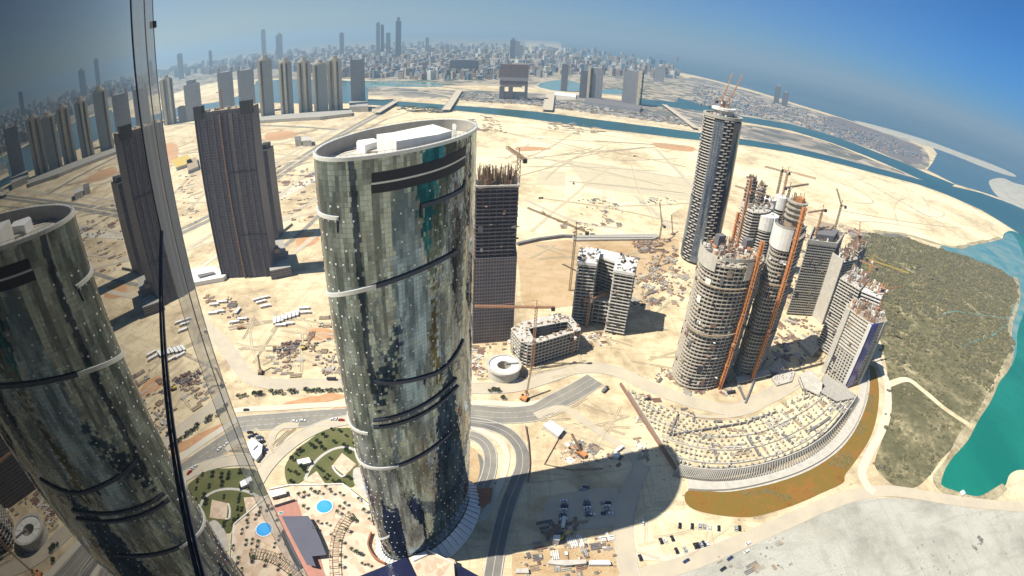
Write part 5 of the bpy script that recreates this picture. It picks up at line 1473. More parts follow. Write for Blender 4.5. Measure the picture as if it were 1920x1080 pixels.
g = MB(); g.ring(ell(*q, 1.9, 1.4, .5, 20), ell(*q, 1.6, 1.1, .5, 20), 6, 6.3); g.build('pool_rim', 'white', t); g = MB(); g.sheet(ell(*q, 1.65, 1.15, .5, 20), 6.2); g.build('water_surface', 'shallow', t)
t = thing('red_court', 'red surfaced games court on the plaza', 'court', (*G(545, 960, 6).xy, 6))
g = MB(); g.prism(PW([(512, 950), (556, 936), (566, 966), (584, 1000), (602, 1050), (618, 1110), (560, 1110), (535, 1020)], 6.1), 6, 6.12); g.build('court_surface', 'court', t)
g = MB(); g.wall([p.to_tuple() for p in PW([(514, 948), (553, 936)], 8)], 6, 8.4, .5); g.build('end_screen', 'concrete_dark', t)
t = thing('shadow_canopy', 'added dark slatted canopy in place of the shadow on the red court', 'canopy', (*G(560, 1000, 6).xy, 6))
cz = 10.5  # added canopy standing in for a cast shadow whose caster is unknown
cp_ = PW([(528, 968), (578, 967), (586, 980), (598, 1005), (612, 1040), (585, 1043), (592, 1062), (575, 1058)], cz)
g = MB(); g.prism(cp_, cz - .4, cz); g.build('shadow_roof', 'shadow_slats', t)
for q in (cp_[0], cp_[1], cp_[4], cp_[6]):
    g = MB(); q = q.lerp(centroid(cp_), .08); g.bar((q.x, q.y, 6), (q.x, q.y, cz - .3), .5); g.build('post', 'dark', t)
t = thing('white_pavilion', 'long white roofed pavilion on the plaza edge next to the garden', 'building', (*G(520, 925, 6).xy, 6))
g = MB(); g.prism(PW([(506, 924), (533, 918), (537, 925), (510, 932)], 9.5), 6, 9.5, 1, 0); g.build('pavilion_body', ['white', 'glass_dark'], t)
g = MB(); g.prism(PW([(503, 921), (533, 915), (535, 921), (506, 928)], 10), 9.6, 10); g.build('roof', 'white_bright', t)
t = thing('curved_pergola', 'curved ribbed timber pergola sweeping down the plaza', 'pergola', (*G(630, 1000, 6).xy, 6))
sp = smooth(PW([(660, 965), (648, 972), (636, 990), (629, 1010), (626, 1040), (628, 1085), (632, 1120)], 8.5), 8, False)
for k in range(0, len(sp) - 1, 2):
    d = (sp[k + 1] - sp[k]).normalized(); s_ = Vector((-d.y, d.x)) * 3.2; p = sp[k]
    g = MB(); g.bar((*(p - s_), 8.6), (*(p + s_), 8.6), .5); g.build('slat', 'timber', t)
for sg in (-1, 1):
    g = MB()
    for a, b in zip(sp[:-1], sp[1:]):
        d = (b - a).normalized(); s_ = Vector((-d.y, d.x)) * 2.8 * sg; g.bar((*(a + s_), 8.2), (*(b + s_), 8.2), .35)
    g.build('beam', 'timber', t)
    for k in range(0, len(sp) - 1, 6):
        d = (sp[k + 1] - sp[k]).normalized(); p = sp[k] + Vector((-d.y, d.x)) * 2.8 * sg; g = MB(); g.bar((*p, 6), (*p, 8.1), .4); g.build('post', 'timber', t)
t = thing('curved_brick_wall', 'curved red-brown wall hugging the skirt of the round tower', 'wall', (*G(694, 1010, 6).xy, 6))
sp = smooth(PW([(696, 998), (692, 1010), (690, 1022), (696, 1036), (706, 1048), (722, 1056)], 8), 5, False)
g = MB(); g.wall([p.to_tuple() for p in sp], 6, 9, .9); g.build('wall_panel', 'brick', t)
t = thing('brick_ramp_wall', 'dark red-brown building wall right of the round tower foot', 'wall', (*G(900, 925).xy, 0))
g = MB(); g.prism(PW([(886, 918), (924, 914), (920, 936), (888, 954)], 4), 0, 4, 0, 0); g.build('wall_panel', 'brick', t)
# navy roofed podium building at the bottom edge
t = thing('navy_roof_building', 'low building with tan roof corner and navy blue glass at the bottom edge', 'building', (*G(770, 1075, 8).xy, 0))
g = MB(); g.prism(PW([(664, 1084), (762, 1044), (786, 1088), (790, 1150), (660, 1150)], 12), 6.2, 12); g.build('glass_roof', 'glass_navy', t)
g = MB(); g.prism(PW([(766, 1046), (800, 1030), (851, 1056), (856, 1120), (795, 1120), (784, 1084)], 12), 6.2, 12, 1, 0); g.build('roof_terrace', ['paving', 'glass_navy'], t)
g = MB(); g.wall([p.to_tuple() for p in PW([(800, 1030), (851, 1056)], 12.5)], 12, 13, .5); g.build('parapet', 'white', t)
g = MB(); g.prism(PW([(858, 1062), (866, 1062), (905, 1084), (905, 1120), (858, 1120)], 10), 0, 10); g.build('glass_roof', 'glass_navy', t)
g = MB(); g.prism(PW([(770, 1045), (797, 1033), (802, 1040), (775, 1052)], 13), 12, 13.2); g.build('bench_wall', 'white', t)
# garden
area('lawn', [(534, 886), (537, 870), (552, 848), (578, 827), (610, 806), (640, 803), (664, 806), (672, 830), (680, 860), (676, 890), (660, 914), (640, 907), (606, 908), (596, 892), (572, 900), (556, 908), (540, 908)], .46, 'lawn', 4)
road('garden_path', [(572, 900), (580, 882), (592, 866), (608, 852), (628, 842), (650, 839), (668, 846)], 2.4, 'kerb', .5, 6)
area('garden_court', [(641.5, 850), (668, 871), (647, 893), (623, 874)], .54, 'paving', sm=False)
area('garden_court', [(568, 903), (594, 884), (610, 908)], .54, 'paving', sm=False)
area('round_court', [(664, 880), (678, 878), (690, 895), (694, 920), (685, 935), (668, 915), (662, 896)], .5, 'concrete_light')
t = thing('garden_shed', 'small white roofed kiosk on the green lawn', 'building', (*G(568, 866).xy, 0))
g = MB(); g.prism(PW([(557, 864), (579, 858), (583, 866), (561, 873)], 3), 0, 3); g.build('kiosk_body', 'concrete_light', t); g = MB(); g.prism(PW([(556, 862), (579, 857), (584, 866), (560, 872)], 3.6), 3, 3.5); g.build('roof', 'white_bright', t)
t = thing('garden_wall', 'white curved seat wall below the kite-shaped court', 'wall', (*G(640, 890).xy, 0))
g = MB(); g.wall([p.to_tuple() for p in smooth(PW([(624, 876), (630, 886), (642, 896), (648, 893)]), 4, False)], 0, 2, 1.2); g.build('wall_panel', 'white', t)
# small plants
def palm(label, cat='palm tree'):
    t = thing('palm_tree', label, cat, (0, 0, 0), 'palms and parasol trees on the plaza')
    g = MB(); g.tube((0, 0, 0), (.2, .1, 4.2), .25, .16, 6); g.build('trunk', 'trunk', t)
    g = MB()
    for k in range(13):
        a = k * 2 * math.pi / 13 + random.uniform(-.2, .2); L = random.uniform(2.0, 2.9); d = Vector((math.cos(a), math.sin(a), 0)); s_ = Vector((-d.y, d.x, 0)) * .38
        z_ = Vector((0, 0, 4.2)); p1 = z_ + d * L * .5 + Vector((0, 0, .7)); p2 = z_ + d * L + Vector((0, 0, -.5))
        g.face([z_ - s_ * .4 + Vector((.2, .1, 0)), p1 - s_, p1 + s_, z_ + s_ * .4 + Vector((.2, .1, 0))]); g.face([p1 - s_, p2, p1 + s_])
    g.build('crown', 'leaf', t)
    return t
def bush_tree(label, group, r=2.2, h=3.2):
    t = thing('small_tree', label, 'tree', (0, 0, 0), group)
    g = MB(); g.tube((0, 0, 0), (0, 0, h * .6), .16, .1, 6); g.tube((0, 0, h * .45), (.6, .3, h * .8), .09, .05, 5); g.build('trunk', 'trunk', t)
    g = MB()
    for k in range(150):
        u, v, w2 = random.gauss(0, 1), random.gauss(0, 1), random.gauss(0, 1); L = math.sqrt(u * u + v * v + w2 * w2); rr = r * random.uniform(.45, 1)
        c = Vector((u / L * rr, v / L * rr, h + w2 / L * rr * .6)); a = Vector((random.uniform(-1, 1), random.uniform(-1, 1), random.uniform(-1, 1))).normalized() * .42; b = a.cross(Vector((random.uniform(-1, 1), 1, .3))).normalized() * .42
        g.face([c - a, c - b, c + a, c + b])
    g.build('crown', 'leaf', t)
    return t
pp = palm('green palm standing on the tan plaza'); first = True
sx_, sy_ = 1 / 3.376, 1 / 3.376
for x, y in [(482, 570), (447, 582), (525, 548), (545, 560), (577, 562), (617, 532), (652, 565), (707, 570), (823, 605), (478, 655), (705, 655), (738, 635), (857, 680), (785, 735), (568, 750), (623, 762), (748, 803), (712, 875), (890, 733), (713, 962), (810, 945), (830, 950), (710, 1028), (845, 1010), (545, 797), (650, 830), (885, 1020), (780, 925), (560, 870), (690, 690), (760, 690)]:
    b_ = G(430 + x * sx_, 760 + y * sy_, 6); sc_ = random.uniform(.55, .95)
    if first: pp.location = b_; pp.scale = (sc_,) * 3; first = False
    else: dup(pp, b_, random.uniform(0, 6), None, None, (sc_,) * 3)
bt = bush_tree('dark green tree on the lawn by the curved path', 'garden trees on the lawn'); first = True
for x, y in [(440, 300), (455, 290), (430, 320), (400, 350), (560, 240), (600, 200), (665, 240), (640, 345), (730, 265), (790, 250), (610, 470), (625, 450), (425, 440), (460, 400), (650, 160), (700, 170), (740, 200), (530, 270), (590, 280), (380, 420), (395, 490), (400, 495), (480, 425), (760, 470), (700, 500), (660, 490), (560, 400), (585, 420), (745, 300), (515, 255)]:
    b_ = G(430 + x * sx_, 760 + y * sy_); b_.z = .46; s_ = random.uniform(.5, 1.0)
    if first: bt.location = b_; bt.scale = (s_,) * 3; first = False
    else: dup(bt, b_, random.uniform(0, 6), None, None, (s_,) * 3)
bt2 = bush_tree('dusty young tree in the row along the sandy road', 'young trees along the sandy road', 2.4, 3); first = True
for k, (x, y) in enumerate([(448, 746), (455, 744), (461, 743), (478, 742), (484, 741), (490, 741), (510, 738), (520, 738), (528, 739), (545, 737), (552, 736), (575, 735), (582, 735), (590, 736), (598, 735), (606, 735), (614, 735), (622, 735), (630, 735), (638, 734),
                           (918, 735), (926, 734), (933, 735), (943, 779 - 30), (1000, 668), (1010, 665), (1020, 662)]):
    b_ = G(x, y); s_ = random.uniform(.7, 1.2)
    if first: bt2.location = b_; first = False
    else: dup(bt2, b_, random.uniform(0, 6), None, None, (s_,) * 3)
# ================================================================== CARS
def car(colname, c):
    m_, t_, b__ = base('car_' + colname.replace(' ', '_'), .3, .5); b__.inputs['Base Color'].default_value = (*c, 1)
    t = thing('parked_car', '', 'car', (0, 0, 0))
    g = MB()
    side = [(-2.25, .35), (2.25, .35), (2.3, .75), (1.3, .95), (-1.9, 1.0), (-2.3, .85)]
    for w0, w1 in ((-.9, .9),):
        n = len(side)
        for k in range(n):
            a, b = side[k], side[(k + 1) % n]
            g.face([(a[0], w0, a[1]), (b[0], w0, b[1]), (b[0], w1, b[1]), (a[0], w1, a[1])][::-1])
        g.face([(a[0], w0, a[1]) for a in side]); g.face([(a[0], w1, a[1]) for a in side][::-1])
    g.build('body', m_, t)
    g = MB(); A_ = [Vector((-1.8, -.82)), Vector((1.0, -.82)), Vector((1.0, .82)), Vector((-1.8, .82))]; B_ = [Vector((-1.3, -.66)), Vector((.35, -.66)), Vector((.35, .66)), Vector((-1.3, .66))]
    g.prism(A_, .95, 1.42, 0, 1, True, True, B_); g.build('cabin', ['window', m_], t)
    for x in (-1.4, 1.4):
        for y in (-.86, .86):
            g = MB(); g.tube((x, y - .1, .33), (x, y + .1, .33), .33, .33, 10); g.build('wheel', 'tyre', t)
    return t
cars = {n: [car(n, c), False] for n, c in (('black', (.015, .015, .02)), ('white', (.75, .75, .73)), ('silver', (.40, .41, .42)), ('dark blue', (.02, .04, .12)), ('red', (.4, .03, .02)))}
cars_dummy = None
def put_car(px, py, rz, colname, where, z=.34, sc_=1.15):
    b_ = G(px, py); b_.z = z; lab = '%s car %s' % (colname, where); rec = cars[colname]
    grp = 'cars ' + where
    if not rec[1]:
        r = rec[0]; r.location = b_; r.rotation_euler = (0, 0, rz); r['label'] = lab; r['group'] = grp; r.scale = (sc_,) * 3; rec[1] = True
    else: dup(rec[0], b_, rz, lab, grp, (sc_,) * 3)
W1 = 'parked on the bright sandy car park at lower right'
for x, y, c in [(1297, 988, 'black'), (1274, 987, 'black'), (1312, 988, 'silver'), (1320, 989, 'silver'), (1330, 991, 'white'), (1347, 992, 'black'), (1379, 992, 'silver'), (1386, 992, 'black'), (1239, 1016, 'black'), (1247, 1015, 'white'), (1260, 1011, 'black'), (1268, 1034, 'black'), (1284, 1032, 'silver'),
                (1303, 1025, 'black'), (1308, 1024, 'black'), (1314, 1022, 'silver'), (1319, 1021, 'black'), (1325, 1022, 'white'), (1200, 1047, 'black'), (1205, 981, 'white')]:
    put_car(x, y, math.radians(75 if y < 1000 else 100), c, W1)
for x, y, c, wh in [(1286, 1053, 'dark blue', 'driving on the dusty road under the car park'), (1368, 1048, 'dark blue', 'beside the dusty road near the grey ground'), (1402, 1020, 'white', 'at the bend above the grey ground'), (1399, 1035, 'white', 'just below the dusty road'), (1355, 1068, 'black', 'on the sand below the dusty road')]: put_car(x, y, .5, c, wh)
for x, y in [(553, 791), (568, 790), (625, 788), (632, 787), (845, 783)]: put_car(x, y, .1, 'white', 'driving on the dark divided highway', .4)
W2 = 'parked in the round tower shadow'
for k, (x, y) in enumerate([(1057, 940), (1058, 945), (1058, 951), (1056, 957), (1055, 963), (1055, 969), (1057, 974), (1099, 940), (1100, 947), (1101, 953), (1102, 960), (1104, 967), (1109, 966), (1132, 944), (1139, 944), (1137, 950), (1138, 957), (1133, 964), (1143, 964), (1092, 918), (1098, 915)]):
    put_car(x, y, .1 + random.uniform(-.1, .1), ('white', 'silver', 'dark blue')[k % 3], W2)
W3 = 'parked around the white sales pavilion'
for k, (x, y) in enumerate([(478, 817), (484, 820), (489, 824), (492, 830), (494, 838), (497, 846), (494, 852), (488, 828), (470, 820), (480, 858), (475, 862)]): put_car(x, y, .8, ('black', 'silver', 'dark blue')[k % 3], W3, .5)
for x, y in [(462, 770), (469, 812)]: put_car(x, y, .3, 'black', 'near the pavilion approach road', .4)
put_car(640, 789, .1, 'red', 'driving on the dark divided highway near the round tower', .4)
t = thing('sales_pavilion', 'bright white irregular pavilion left of the garden, seen beside the mirror wall', 'building', (*G(475, 840).xy, 0))
g = MB(); g.prism(PW([(460, 834), (472, 820), (492, 834), (490, 850), (480, 862), (470, 852)], 4), 0, 4, 1, 0); g.build('pavilion_body', ['white_bright', 'concrete_light'], t)
g = MB(); g.prism(PW([(466, 832), (474, 826), (482, 834), (474, 842)], 5.5), 4, 5.5); g.build('roof_light', 'white_bright', t)
# trucks
def truck(label, px, py, rz, cabm='white', bed='concrete_dark', s=1.0, z=.34):
    b_ = G(px, py); t = thing('site_truck', label, 'truck', (b_.x, b_.y, z)); d = Vector((math.cos(rz), math.sin(rz))); p = b_.xy
    g = MB(); g.box((*(p + d * 3.4 * s), z + .7), (2.0 * s, 2.4 * s, 2.2 * s), rz); g.build('cab', cabm, t)
    g = MB(); g.box((*(p - d * 1.2 * s), z + 1.0), (6.4 * s, 2.5 * s, 1.7 * s), rz); g.build('load_bed', bed, t)
    for o_ in (3.2, -1.5, -3.2):
        for sg in (-1, 1):
            g = MB(); n_ = Vector((-d.y, d.x)) * sg * 1.1 * s; q = p + d * o_ * s + n_; e = n_.normalized() * .2
            g.tube((*(q - e), z + .5), (*(q + e), z + .5), .5 * s, .5 * s, 8); g.build('wheel', 'tyre', t)
for a in (('dark truck on the trench apron above the fan podium', 1210, 753, .5, 'dark', 'dark'), ('blue-black truck at the end of the branch road', 1134, 733, .9, 'dark', 'concrete_dark'), ('small dark truck beside the upper sand tracks', 1014, 373, .3, 'dark', 'dark'),
          ('white truck parked beside the frame building yard', 1160, 845, .7, 'white', 'white'), ('dark truck on the apron left of the sloping beam', 1370, 738, .2, 'dark', 'dark'), ('orange dumper near the rusty mound left of the round tower', 452, 617, .4, 'orange', 'rust'),
          ('dark truck on the sandy road left of the round tower', 622, 713, .1, 'dark', 'dark'), ('white truck in the wide shadow beside the parked cars', 1056, 982, 1.4, 'white', 'white'), ('grey truck on the bright island by the small rectangle plot', 1075, 345, 1.3, 'dark', 'concrete_dark')): truck(*a)
def excavator(label, px, py, rz, mat='yellow', s=1.2):
    b_ = G(px, py); t = thing('excavator', label, 'excavator', (b_.x, b_.y, .3)); p = b_.xy; d = Vector((math.cos(rz), math.sin(rz))); n_ = Vector((-d.y, d.x))
    for sg in (-1, 1): g = MB(); g.box((*(p + n_ * sg * 1.3 * s), .3), (4.2 * s, .7 * s, .9 * s), rz); g.build('track', 'dark', t)
    g = MB(); g.box((*(p - d * .4 * s), 1.3), (3.4 * s, 2.7 * s, 1.6 * s), rz); g.build('body', mat, t)
    g = MB(); g.box((*(p + d * .9 * s + n_ * .7 * s), 2.9), (1.3 * s, 1.1 * s, 1.3), rz); g.build('cab', 'glass_dark', t)
    k1 = p + d * 4.2 * s; k2 = p + d * 7 * s
    g = MB(); g.bar((*(p + d * s), 2.4), (*k1, 6.2), .6); g.bar((*k1, 6.2), (*k2, 2.2), .45); g.build('boom', mat, t)
    g = MB(); g.box((*k2, 1.1), (1.2, 1.4, 1.2), rz); g.build('bucket', 'dark', t)
for a in (('orange excavator working beside the triangular yard', 1085, 850, 2.6, 'orange'), ('red crawler machine beside the twin road below the courtyard block', 980, 748, 1.2, 'orange'), ('yellow excavator among the rusty stacks left of the round tower', 570, 655, .5), ('dark excavator on the sand above the excavation', 1020, 402, 2.0, 'crane_dark'),
          ('grey excavator on the apron beside the podium', 1362, 725, .8, 'crane_dark'), ('yellow excavator in the shady yard by the long sheds', 1050, 1010, .4), ('small dark excavator on the far sand island', 1190, 294, .2, 'crane_dark')): excavator(*a)
def crawler_crane(label, px, py, ang, L, up, mat='orange'):
    b_ = G(px, py); t = thing('crawler_crane', label, 'crane', (b_.x, b_.y, .3)); p = b_.xy; d = Vector((math.cos(ang), math.sin(ang)))
    n_ = Vector((-d.y, d.x))
    for sg in (-1, 1): g = MB(); g.box((*(p + n_ * sg * 2), .3), (6, 1, 1.2), ang); g.build('track', 'dark', t)
    g = MB(); g.box((*(p - d * .8), 1.6), (5.4, 3.4, 2.2), ang); g.build('body', mat, t)
    g = MB(); lattice(g, (*(p + d * 1.5), 2.5), (*(p + d * L), up), 1.1, bar=.3); g.build('boom', mat if mat != 'orange' else 'crane_dark', t)
crawler_crane('crawler crane with a dark boom in the triangular works yard', 1092, 855, 2.3, 14, 14)
crawler_crane('crawler crane with a tall thin boom beside the twin road', 985, 750, 1.2, 10, 30)
crawler_crane('crawler crane with its boom raised behind the excavation', 1262, 440, 2.0, 12, 30, 'crane_dark')
crawler_crane('pale crawler crane on the apron in front of the twin-wing block', 1232, 500, .8, 14, 20, 'crane_dark')
crawler_crane('crawler crane among the stacks at the corner of the yard left of the tower', 489, 700, 1.9, 8, 16, 'crane_dark')
# ================================================================== SHEDS, CABINS
def shed(name, label, px, z, mat='white_bright', wall='concrete_light', group=None):
    f_ = ccw(PW(px, z)); t = thing(name, label, 'building', (*centroid(f_), 0), group)
    g = MB(); g.prism(inset(f_, .35), .25, z - .4); g.build('walls', wall, t)
    g = MB(); g.prism(f_, z - .4, z); g.build('roof', mat, t)
    a, b = f_[0], f_[1]; d = (b - a).normalized(); n_ = Vector((d.y, -d.x))
    g = MB(); q = a.lerp(b, .4) + n_ * (-.25); g.box((*q, .3), (1.4, .2, 2.0), math.atan2(d.y, d.x)); g.build('door', 'dark', t)
for nm, lab, q, z, m_ in (('storage_shed', 'bright white shed beside the branch road', [(1018, 796), (1032, 788), (1058, 804), (1047, 818)], 5, 'white_bright'),
    ('long_shed', 'long pale roofed shed in the yard at the bottom edge', [(1026, 1056), (1030, 1050), (1098, 1049), (1100, 1056), (1060, 1060)], 4, 'concrete_light'),
    ('long_shed', 'white roofed shed right of the long pale shed', [(1104, 1058), (1106, 1050), (1142, 1050), (1146, 1058)], 4, 'white_bright'),
    ('storage_shed', 'small white block in the edge of the big shadow', [(1036, 1012), (1038, 1003), (1050, 1003), (1050, 1013)], 7, 'white'),
    ('storage_shed', 'small beige hut at the bottom edge beside the fence', [(966, 1074), (968, 1066), (990, 1065), (992, 1074)], 3, 'concrete_light'),
    ('storage_shed', 'small white hut in the corner of the triangular yard', [(1148, 854), (1152, 846), (1164, 850), (1160, 858)], 3.5, 'white'),
    ('warehouse', 'yellow-green roofed warehouse left of the dark slab tower', [(322, 300), (352, 290), (362, 304), (330, 314)], 9, 'yellow'),
    ('warehouse', 'brown warehouse next to the yellow-green one left of the dark slab tower', [(350, 300), (368, 294), (372, 312), (352, 320)], 9, 'timber'),
    ('warehouse', 'beige block building beside the expressway', [(566, 256), (583, 256), (584, 263), (567, 264)], 16, 'concrete_light'),
    ('warehouse', 'grey block building next to the beige one by the expressway', [(552, 256), (564, 255), (565, 263), (553, 264)], 16, 'concrete_dark'),
    ('warehouse', 'low beige building on the sand below the expressway', [(524, 425), (541, 412), (547, 418), (532, 430)], 4, 'sand'),
    ('white_boat_hut', 'tiny white hut on the shore of the turquoise lagoon', [(1800, 922), (1806, 918), (1811, 924), (1805, 929)], 3, 'white_bright')):
    shed(nm, lab, q, z, m_)
shed('concrete_shed', 'long grey roofed shed along the upper edge of the excavation', [(1072, 441), (1230, 438), (1236, 443), (1225, 448), (1075, 450)], 3, 'concrete')
lines('excavation_wall', 'dark retaining wall along the upper left edge of the excavation', 'wall', [(970, 460), (1010, 451), (1055, 445), (1078, 446)], 0, 5, 4, 'concrete_dark')
lines('excavation_wall', 'orange-brown earth edge under the long grey shed', 'wall', [(1080, 449), (1150, 449), (1225, 449)], 0, 2, 3, 'rust_soil')
cg = 'white site cabins on the sand left of the round tower'
cabin = thing('site_cabin', 'white site cabin in the double row left of the round tower', 'cabin', (0, 0, 0), cg)
g = MB(); g.box((0, 0, .3), (12, 3, 2.4)); g.build('body', 'concrete_light', cabin)
g = MB(); g.box((0, 0, 2.7), (12.3, 3.3, .2)); g.build('roof', 'white_bright', cabin)
g = MB(); g.box((2, -1.52, .5), (.9, .1, 2)); g.build('door', 'dark', cabin)
first = True
for x, y, a, lab in ([(516 + 7 * k, 604 - 2.2 * k, 1.9, None) for k in range(3)] + [(537 + 7 * k, 596 - 2.2 * k, 1.9, None) for k in range(4)] +
    [(571, 580, .25, 'grey cabin above the right end of the double row'), (573, 588, .25, 'second cabin above the right end of the double row'), (484, 563, .6, 'cabin in the upper left cluster by the shadow edge'), (490, 568, .6, 'cabin in the middle of the upper left cluster'), (496, 560, .6, 'cabin at the right of the upper left cluster'), (498, 576, .5, 'lone cabin below the upper left cluster'),
     (402, 573, .25, 'long white shed cabin under the dark slab tower shadow'), (418, 568, .25, 'second long white cabin under the dark slab tower shadow'), (400, 589, .3, 'grey cabin beside the mirror wall edge'), (412, 586, .3, 'second grey cabin beside the mirror wall edge'), (440, 606, .4, 'rust-sided cabin beside the orange dumper'), (455, 600, .2, 'cabin above the orange dumper'), (446, 585, 1.6, 'tall dark cabin by the shadow corner'),
     (527, 612, .25, 'dark cabin under the double row, left'), (541, 609, .25, 'dark cabin under the double row, right')]):
    b_ = G(x, y)
    if first: cabin.location = b_; cabin.rotation_euler = (0, 0, a); first = False
    else: dup(cabin, b_, a, lab, cg)
# ================================================================== RUBBLE AND STACKED MATERIAL
def rubble(label, px, n, smin, smax, mats, z=0, zh=1.6, seed=0, lin=.4):
    """yard material: bundles of pipes, shutter stacks and spoil, laid in aligned groups"""
    r_ = random.Random(seed + 31); P_ = PW(px, z); xs = [p.x for p in P_]; ys = [p.y for p in P_]; g = MB(); k = 0; tr_ = 0
    base_a = r_.choice((.15, .35, 1.75, 2.4))
    while k < n and tr_ < n * 40:
        tr_ += 1
        x, y = r_.uniform(min(xs), max(xs)), r_.uniform(min(ys), max(ys))
        if not inpoly(x, y, P_): continue
        if noise.noise(Vector((x * .05, y * .05, seed))) < r_.uniform(-.3, .3): continue
        s_ = r_.uniform(smin, smax); m_ = r_.randrange(len(mats)); a = base_a + r_.choice((0, 0, 1.57)) + r_.uniform(-.1, .1)
        ca, sa = math.cos(a), math.sin(a); ty = r_.random()
        if ty < .45:        # bundle of long lengths side by side
            L = s_ * r_.uniform(2.5, 5); c = r_.randint(2, 5)
            for i in range(c):
                o_ = (i - c / 2) * s_ * .62; sh = r_.uniform(-.3, .3) * s_
                g.box((x - sa * o_ + ca * sh, y + ca * o_ + sa * sh, z), (L, s_ * .42, r_.uniform(.4, 1) * zh * .6), a, m_)
            k += c
        elif ty < .7:       # square stack with a lid of another colour
            g.box((x, y, z), (s_ * 1.5, s_, zh * .6), a, m_); g.box((x, y, z + zh * .6), (s_ * 1.3, s_ * .9, .2), a, (m_ + 1) % len(mats)); k += 2
        elif ty < .85:      # spoil heap
            g.blob((x, y, z), s_ * 1.1, s_ * .8, zh * .7, m_); k += 1
        else:
            g.box((x, y, z), (s_ * .7, s_ * .7, r_.uniform(.4, zh)), a + r_.uniform(-.6, .6), m_); k += 1
    return stuff('building_material', g, list(mats), label, 'building material')
mixm = ('timber', 'rust', 'concrete_dark', 'concrete', 'timber', 'concrete_light', 'rust')
rubble('jumble of stacked timber, steel and pallets left of the round tower', [(490, 680), (520, 640), (560, 630), (636, 620), (642, 700), (560, 706), (500, 705)], 330, .8, 2.6, mixm, 0, 2.4, 1)
rubble('dark stacks beside the orange soil heap', [(510, 660), (525, 640), (560, 645), (545, 668)], 90, 1, 3, ('dark', 'concrete_dark', 'rust'), 0, 3, 2)
rubble('stacks in the yard near the top of the shadow left of the tower', [(580, 600), (634, 592), (640, 618), (600, 616)], 70, 1, 2.6, mixm, 0, 2.4, 3)
rubble('scattered heaps on the bright island above the excavation', [(1080, 375), (1150, 370), (1170, 400), (1160, 430), (1100, 420), (1078, 392)], 160, 1, 3.4, mixm, 0, 2, 4)
rubble('heaps near the top of the tall tower base on the bright island', [(1200, 370), (1270, 372), (1265, 386), (1200, 384)], 60, 1, 4, mixm, 0, 2, 5)
rubble('scattered dark heaps behind the slim dark crane', [(1040, 410), (1100, 418), (1120, 440), (1060, 440)], 90, 1, 3, mixm, 0, 2, 6)
rubble('busy rust and timber works yard between the twin-wing block and the tall tower', [(1195, 505), (1240, 470), (1262, 480), (1275, 520), (1240, 572), (1185, 575)], 520, .8, 3, mixm, 0, 3, 7)
rubble('rusty works behind the twin-wing block', [(1165, 455), (1220, 445), (1268, 455), (1265, 490), (1225, 480), (1195, 470)], 330, 1, 3.5, ('rust', 'timber', 'crane_dark', 'concrete'), 0, 4, 8)
rubble('clutter at the feet of the tall round tower', [(1262, 500), (1290, 500), (1300, 520), (1270, 580), (1255, 560)], 160, .8, 2.5, mixm, 0, 2, 9)
rubble('clutter round the concrete ring', [(882, 665), (920, 655), (925, 705), (1000, 705), (990, 716), (890, 716)], 140, .6, 2.2, ('white', 'concrete_light', 'timber', 'rust'), 0, 1.6, 10)
rubble('clutter in front of the twin-wing block', [(1095, 620), (1165, 628), (1150, 645), (1100, 655), (1085, 640)], 110, .6, 2.2, ('white', 'concrete_light', 'timber', 'rust'), 0, 1.6, 11)
rubble('clutter along the base of the round unfinished towers', [(1240, 690), (1300, 712), (1380, 716), (1480, 690), (1478, 700), (1380, 726), (1290, 722), (1238, 702)], 150, .6, 2, mixm, 0, 1.6, 12)
rubble('heaps inside the triangular works yard', [(1045, 845), (1080, 820), (1110, 830), (1165, 860), (1160, 878), (1060, 875)], 190, .5, 2, ('white', 'timber', 'rust', 'concrete_dark', 'concrete'), 0, 1.6, 13)
rubble('strewn blocks beside the diagonal brown wall', [(1190, 780), (1210, 790), (1215, 860), (1195, 862)], 90, .5, 1.8, ('white', 'concrete', 'timber'), 0, 1.4, 14)
rubble('heaps on the apron between site road and podium', [(1180, 735), (1230, 745), (1300, 770), (1300, 785), (1220, 775)], 110, .6, 2.4, mixm, .3, 1.6, 15)
rubble('odds and ends in the yard at the bottom edge', [(970, 1022), (1140, 1005), (1160, 1060), (1140, 1078), (970, 1082)], 200, .5, 2.2, ('white', 'timber', 'concrete_dark', 'rust', 'concrete'), .3, 1.8, 16)
rubble('low heaps in the wide tower shadow', [(1010, 980), (1090, 970), (1100, 1000), (1010, 1010)], 80, .6, 2.4, ('concrete_dark', 'timber', 'rust'), .3, 1.6, 17)
rubble('scrub and spoil beside the far end of the bright island', [(1040, 226), (1120, 238), (1140, 250), (1080, 250), (1020, 240)], 240, 2, 7, ('crane_dark', 'timber', 'concrete_dark', 'concrete'), 0, 2, 18, .2)
rubble('spoil heaps left of the far canal bank', [(890, 215), (930, 220), (950, 250), (900, 248), (880, 235)], 160, 2, 7, ('crane_dark', 'timber', 'rust'), 0, 2, 19, .2)
rubble('dark scrub by the end of the expressway bridge', [(740, 196), (800, 200), (850, 206), (840, 212), (780, 210), (745, 206)], 200, 4, 10, ('leaf', 'mangrove', 'concrete_dark'), 0, 4, 20, .1)
rubble('parked machines and stacks beside the expressway on the left', [(500, 320), (560, 300), (600, 330), (596, 350), (540, 352), (505, 340)], 170, 1.5, 5, mixm, 0, 2, 21)
rubble('stacks between dark slab tower and expressway', [(520, 360), (590, 350), (600, 400), (560, 420), (530, 400)], 90, 1.2, 3.4, mixm, 0, 2, 22)
rubble('stacks behind the mirror wall edge on the left plain', [(330, 330), (365, 330), (375, 420), (345, 420)], 90, 1.5, 4, mixm, 0, 2, 23)
rubble('site clutter near the low white podium', [(370, 545), (430, 555), (470, 600), (440, 620), (400, 590)], 90, .8, 3, mixm, 0, 2, 24)
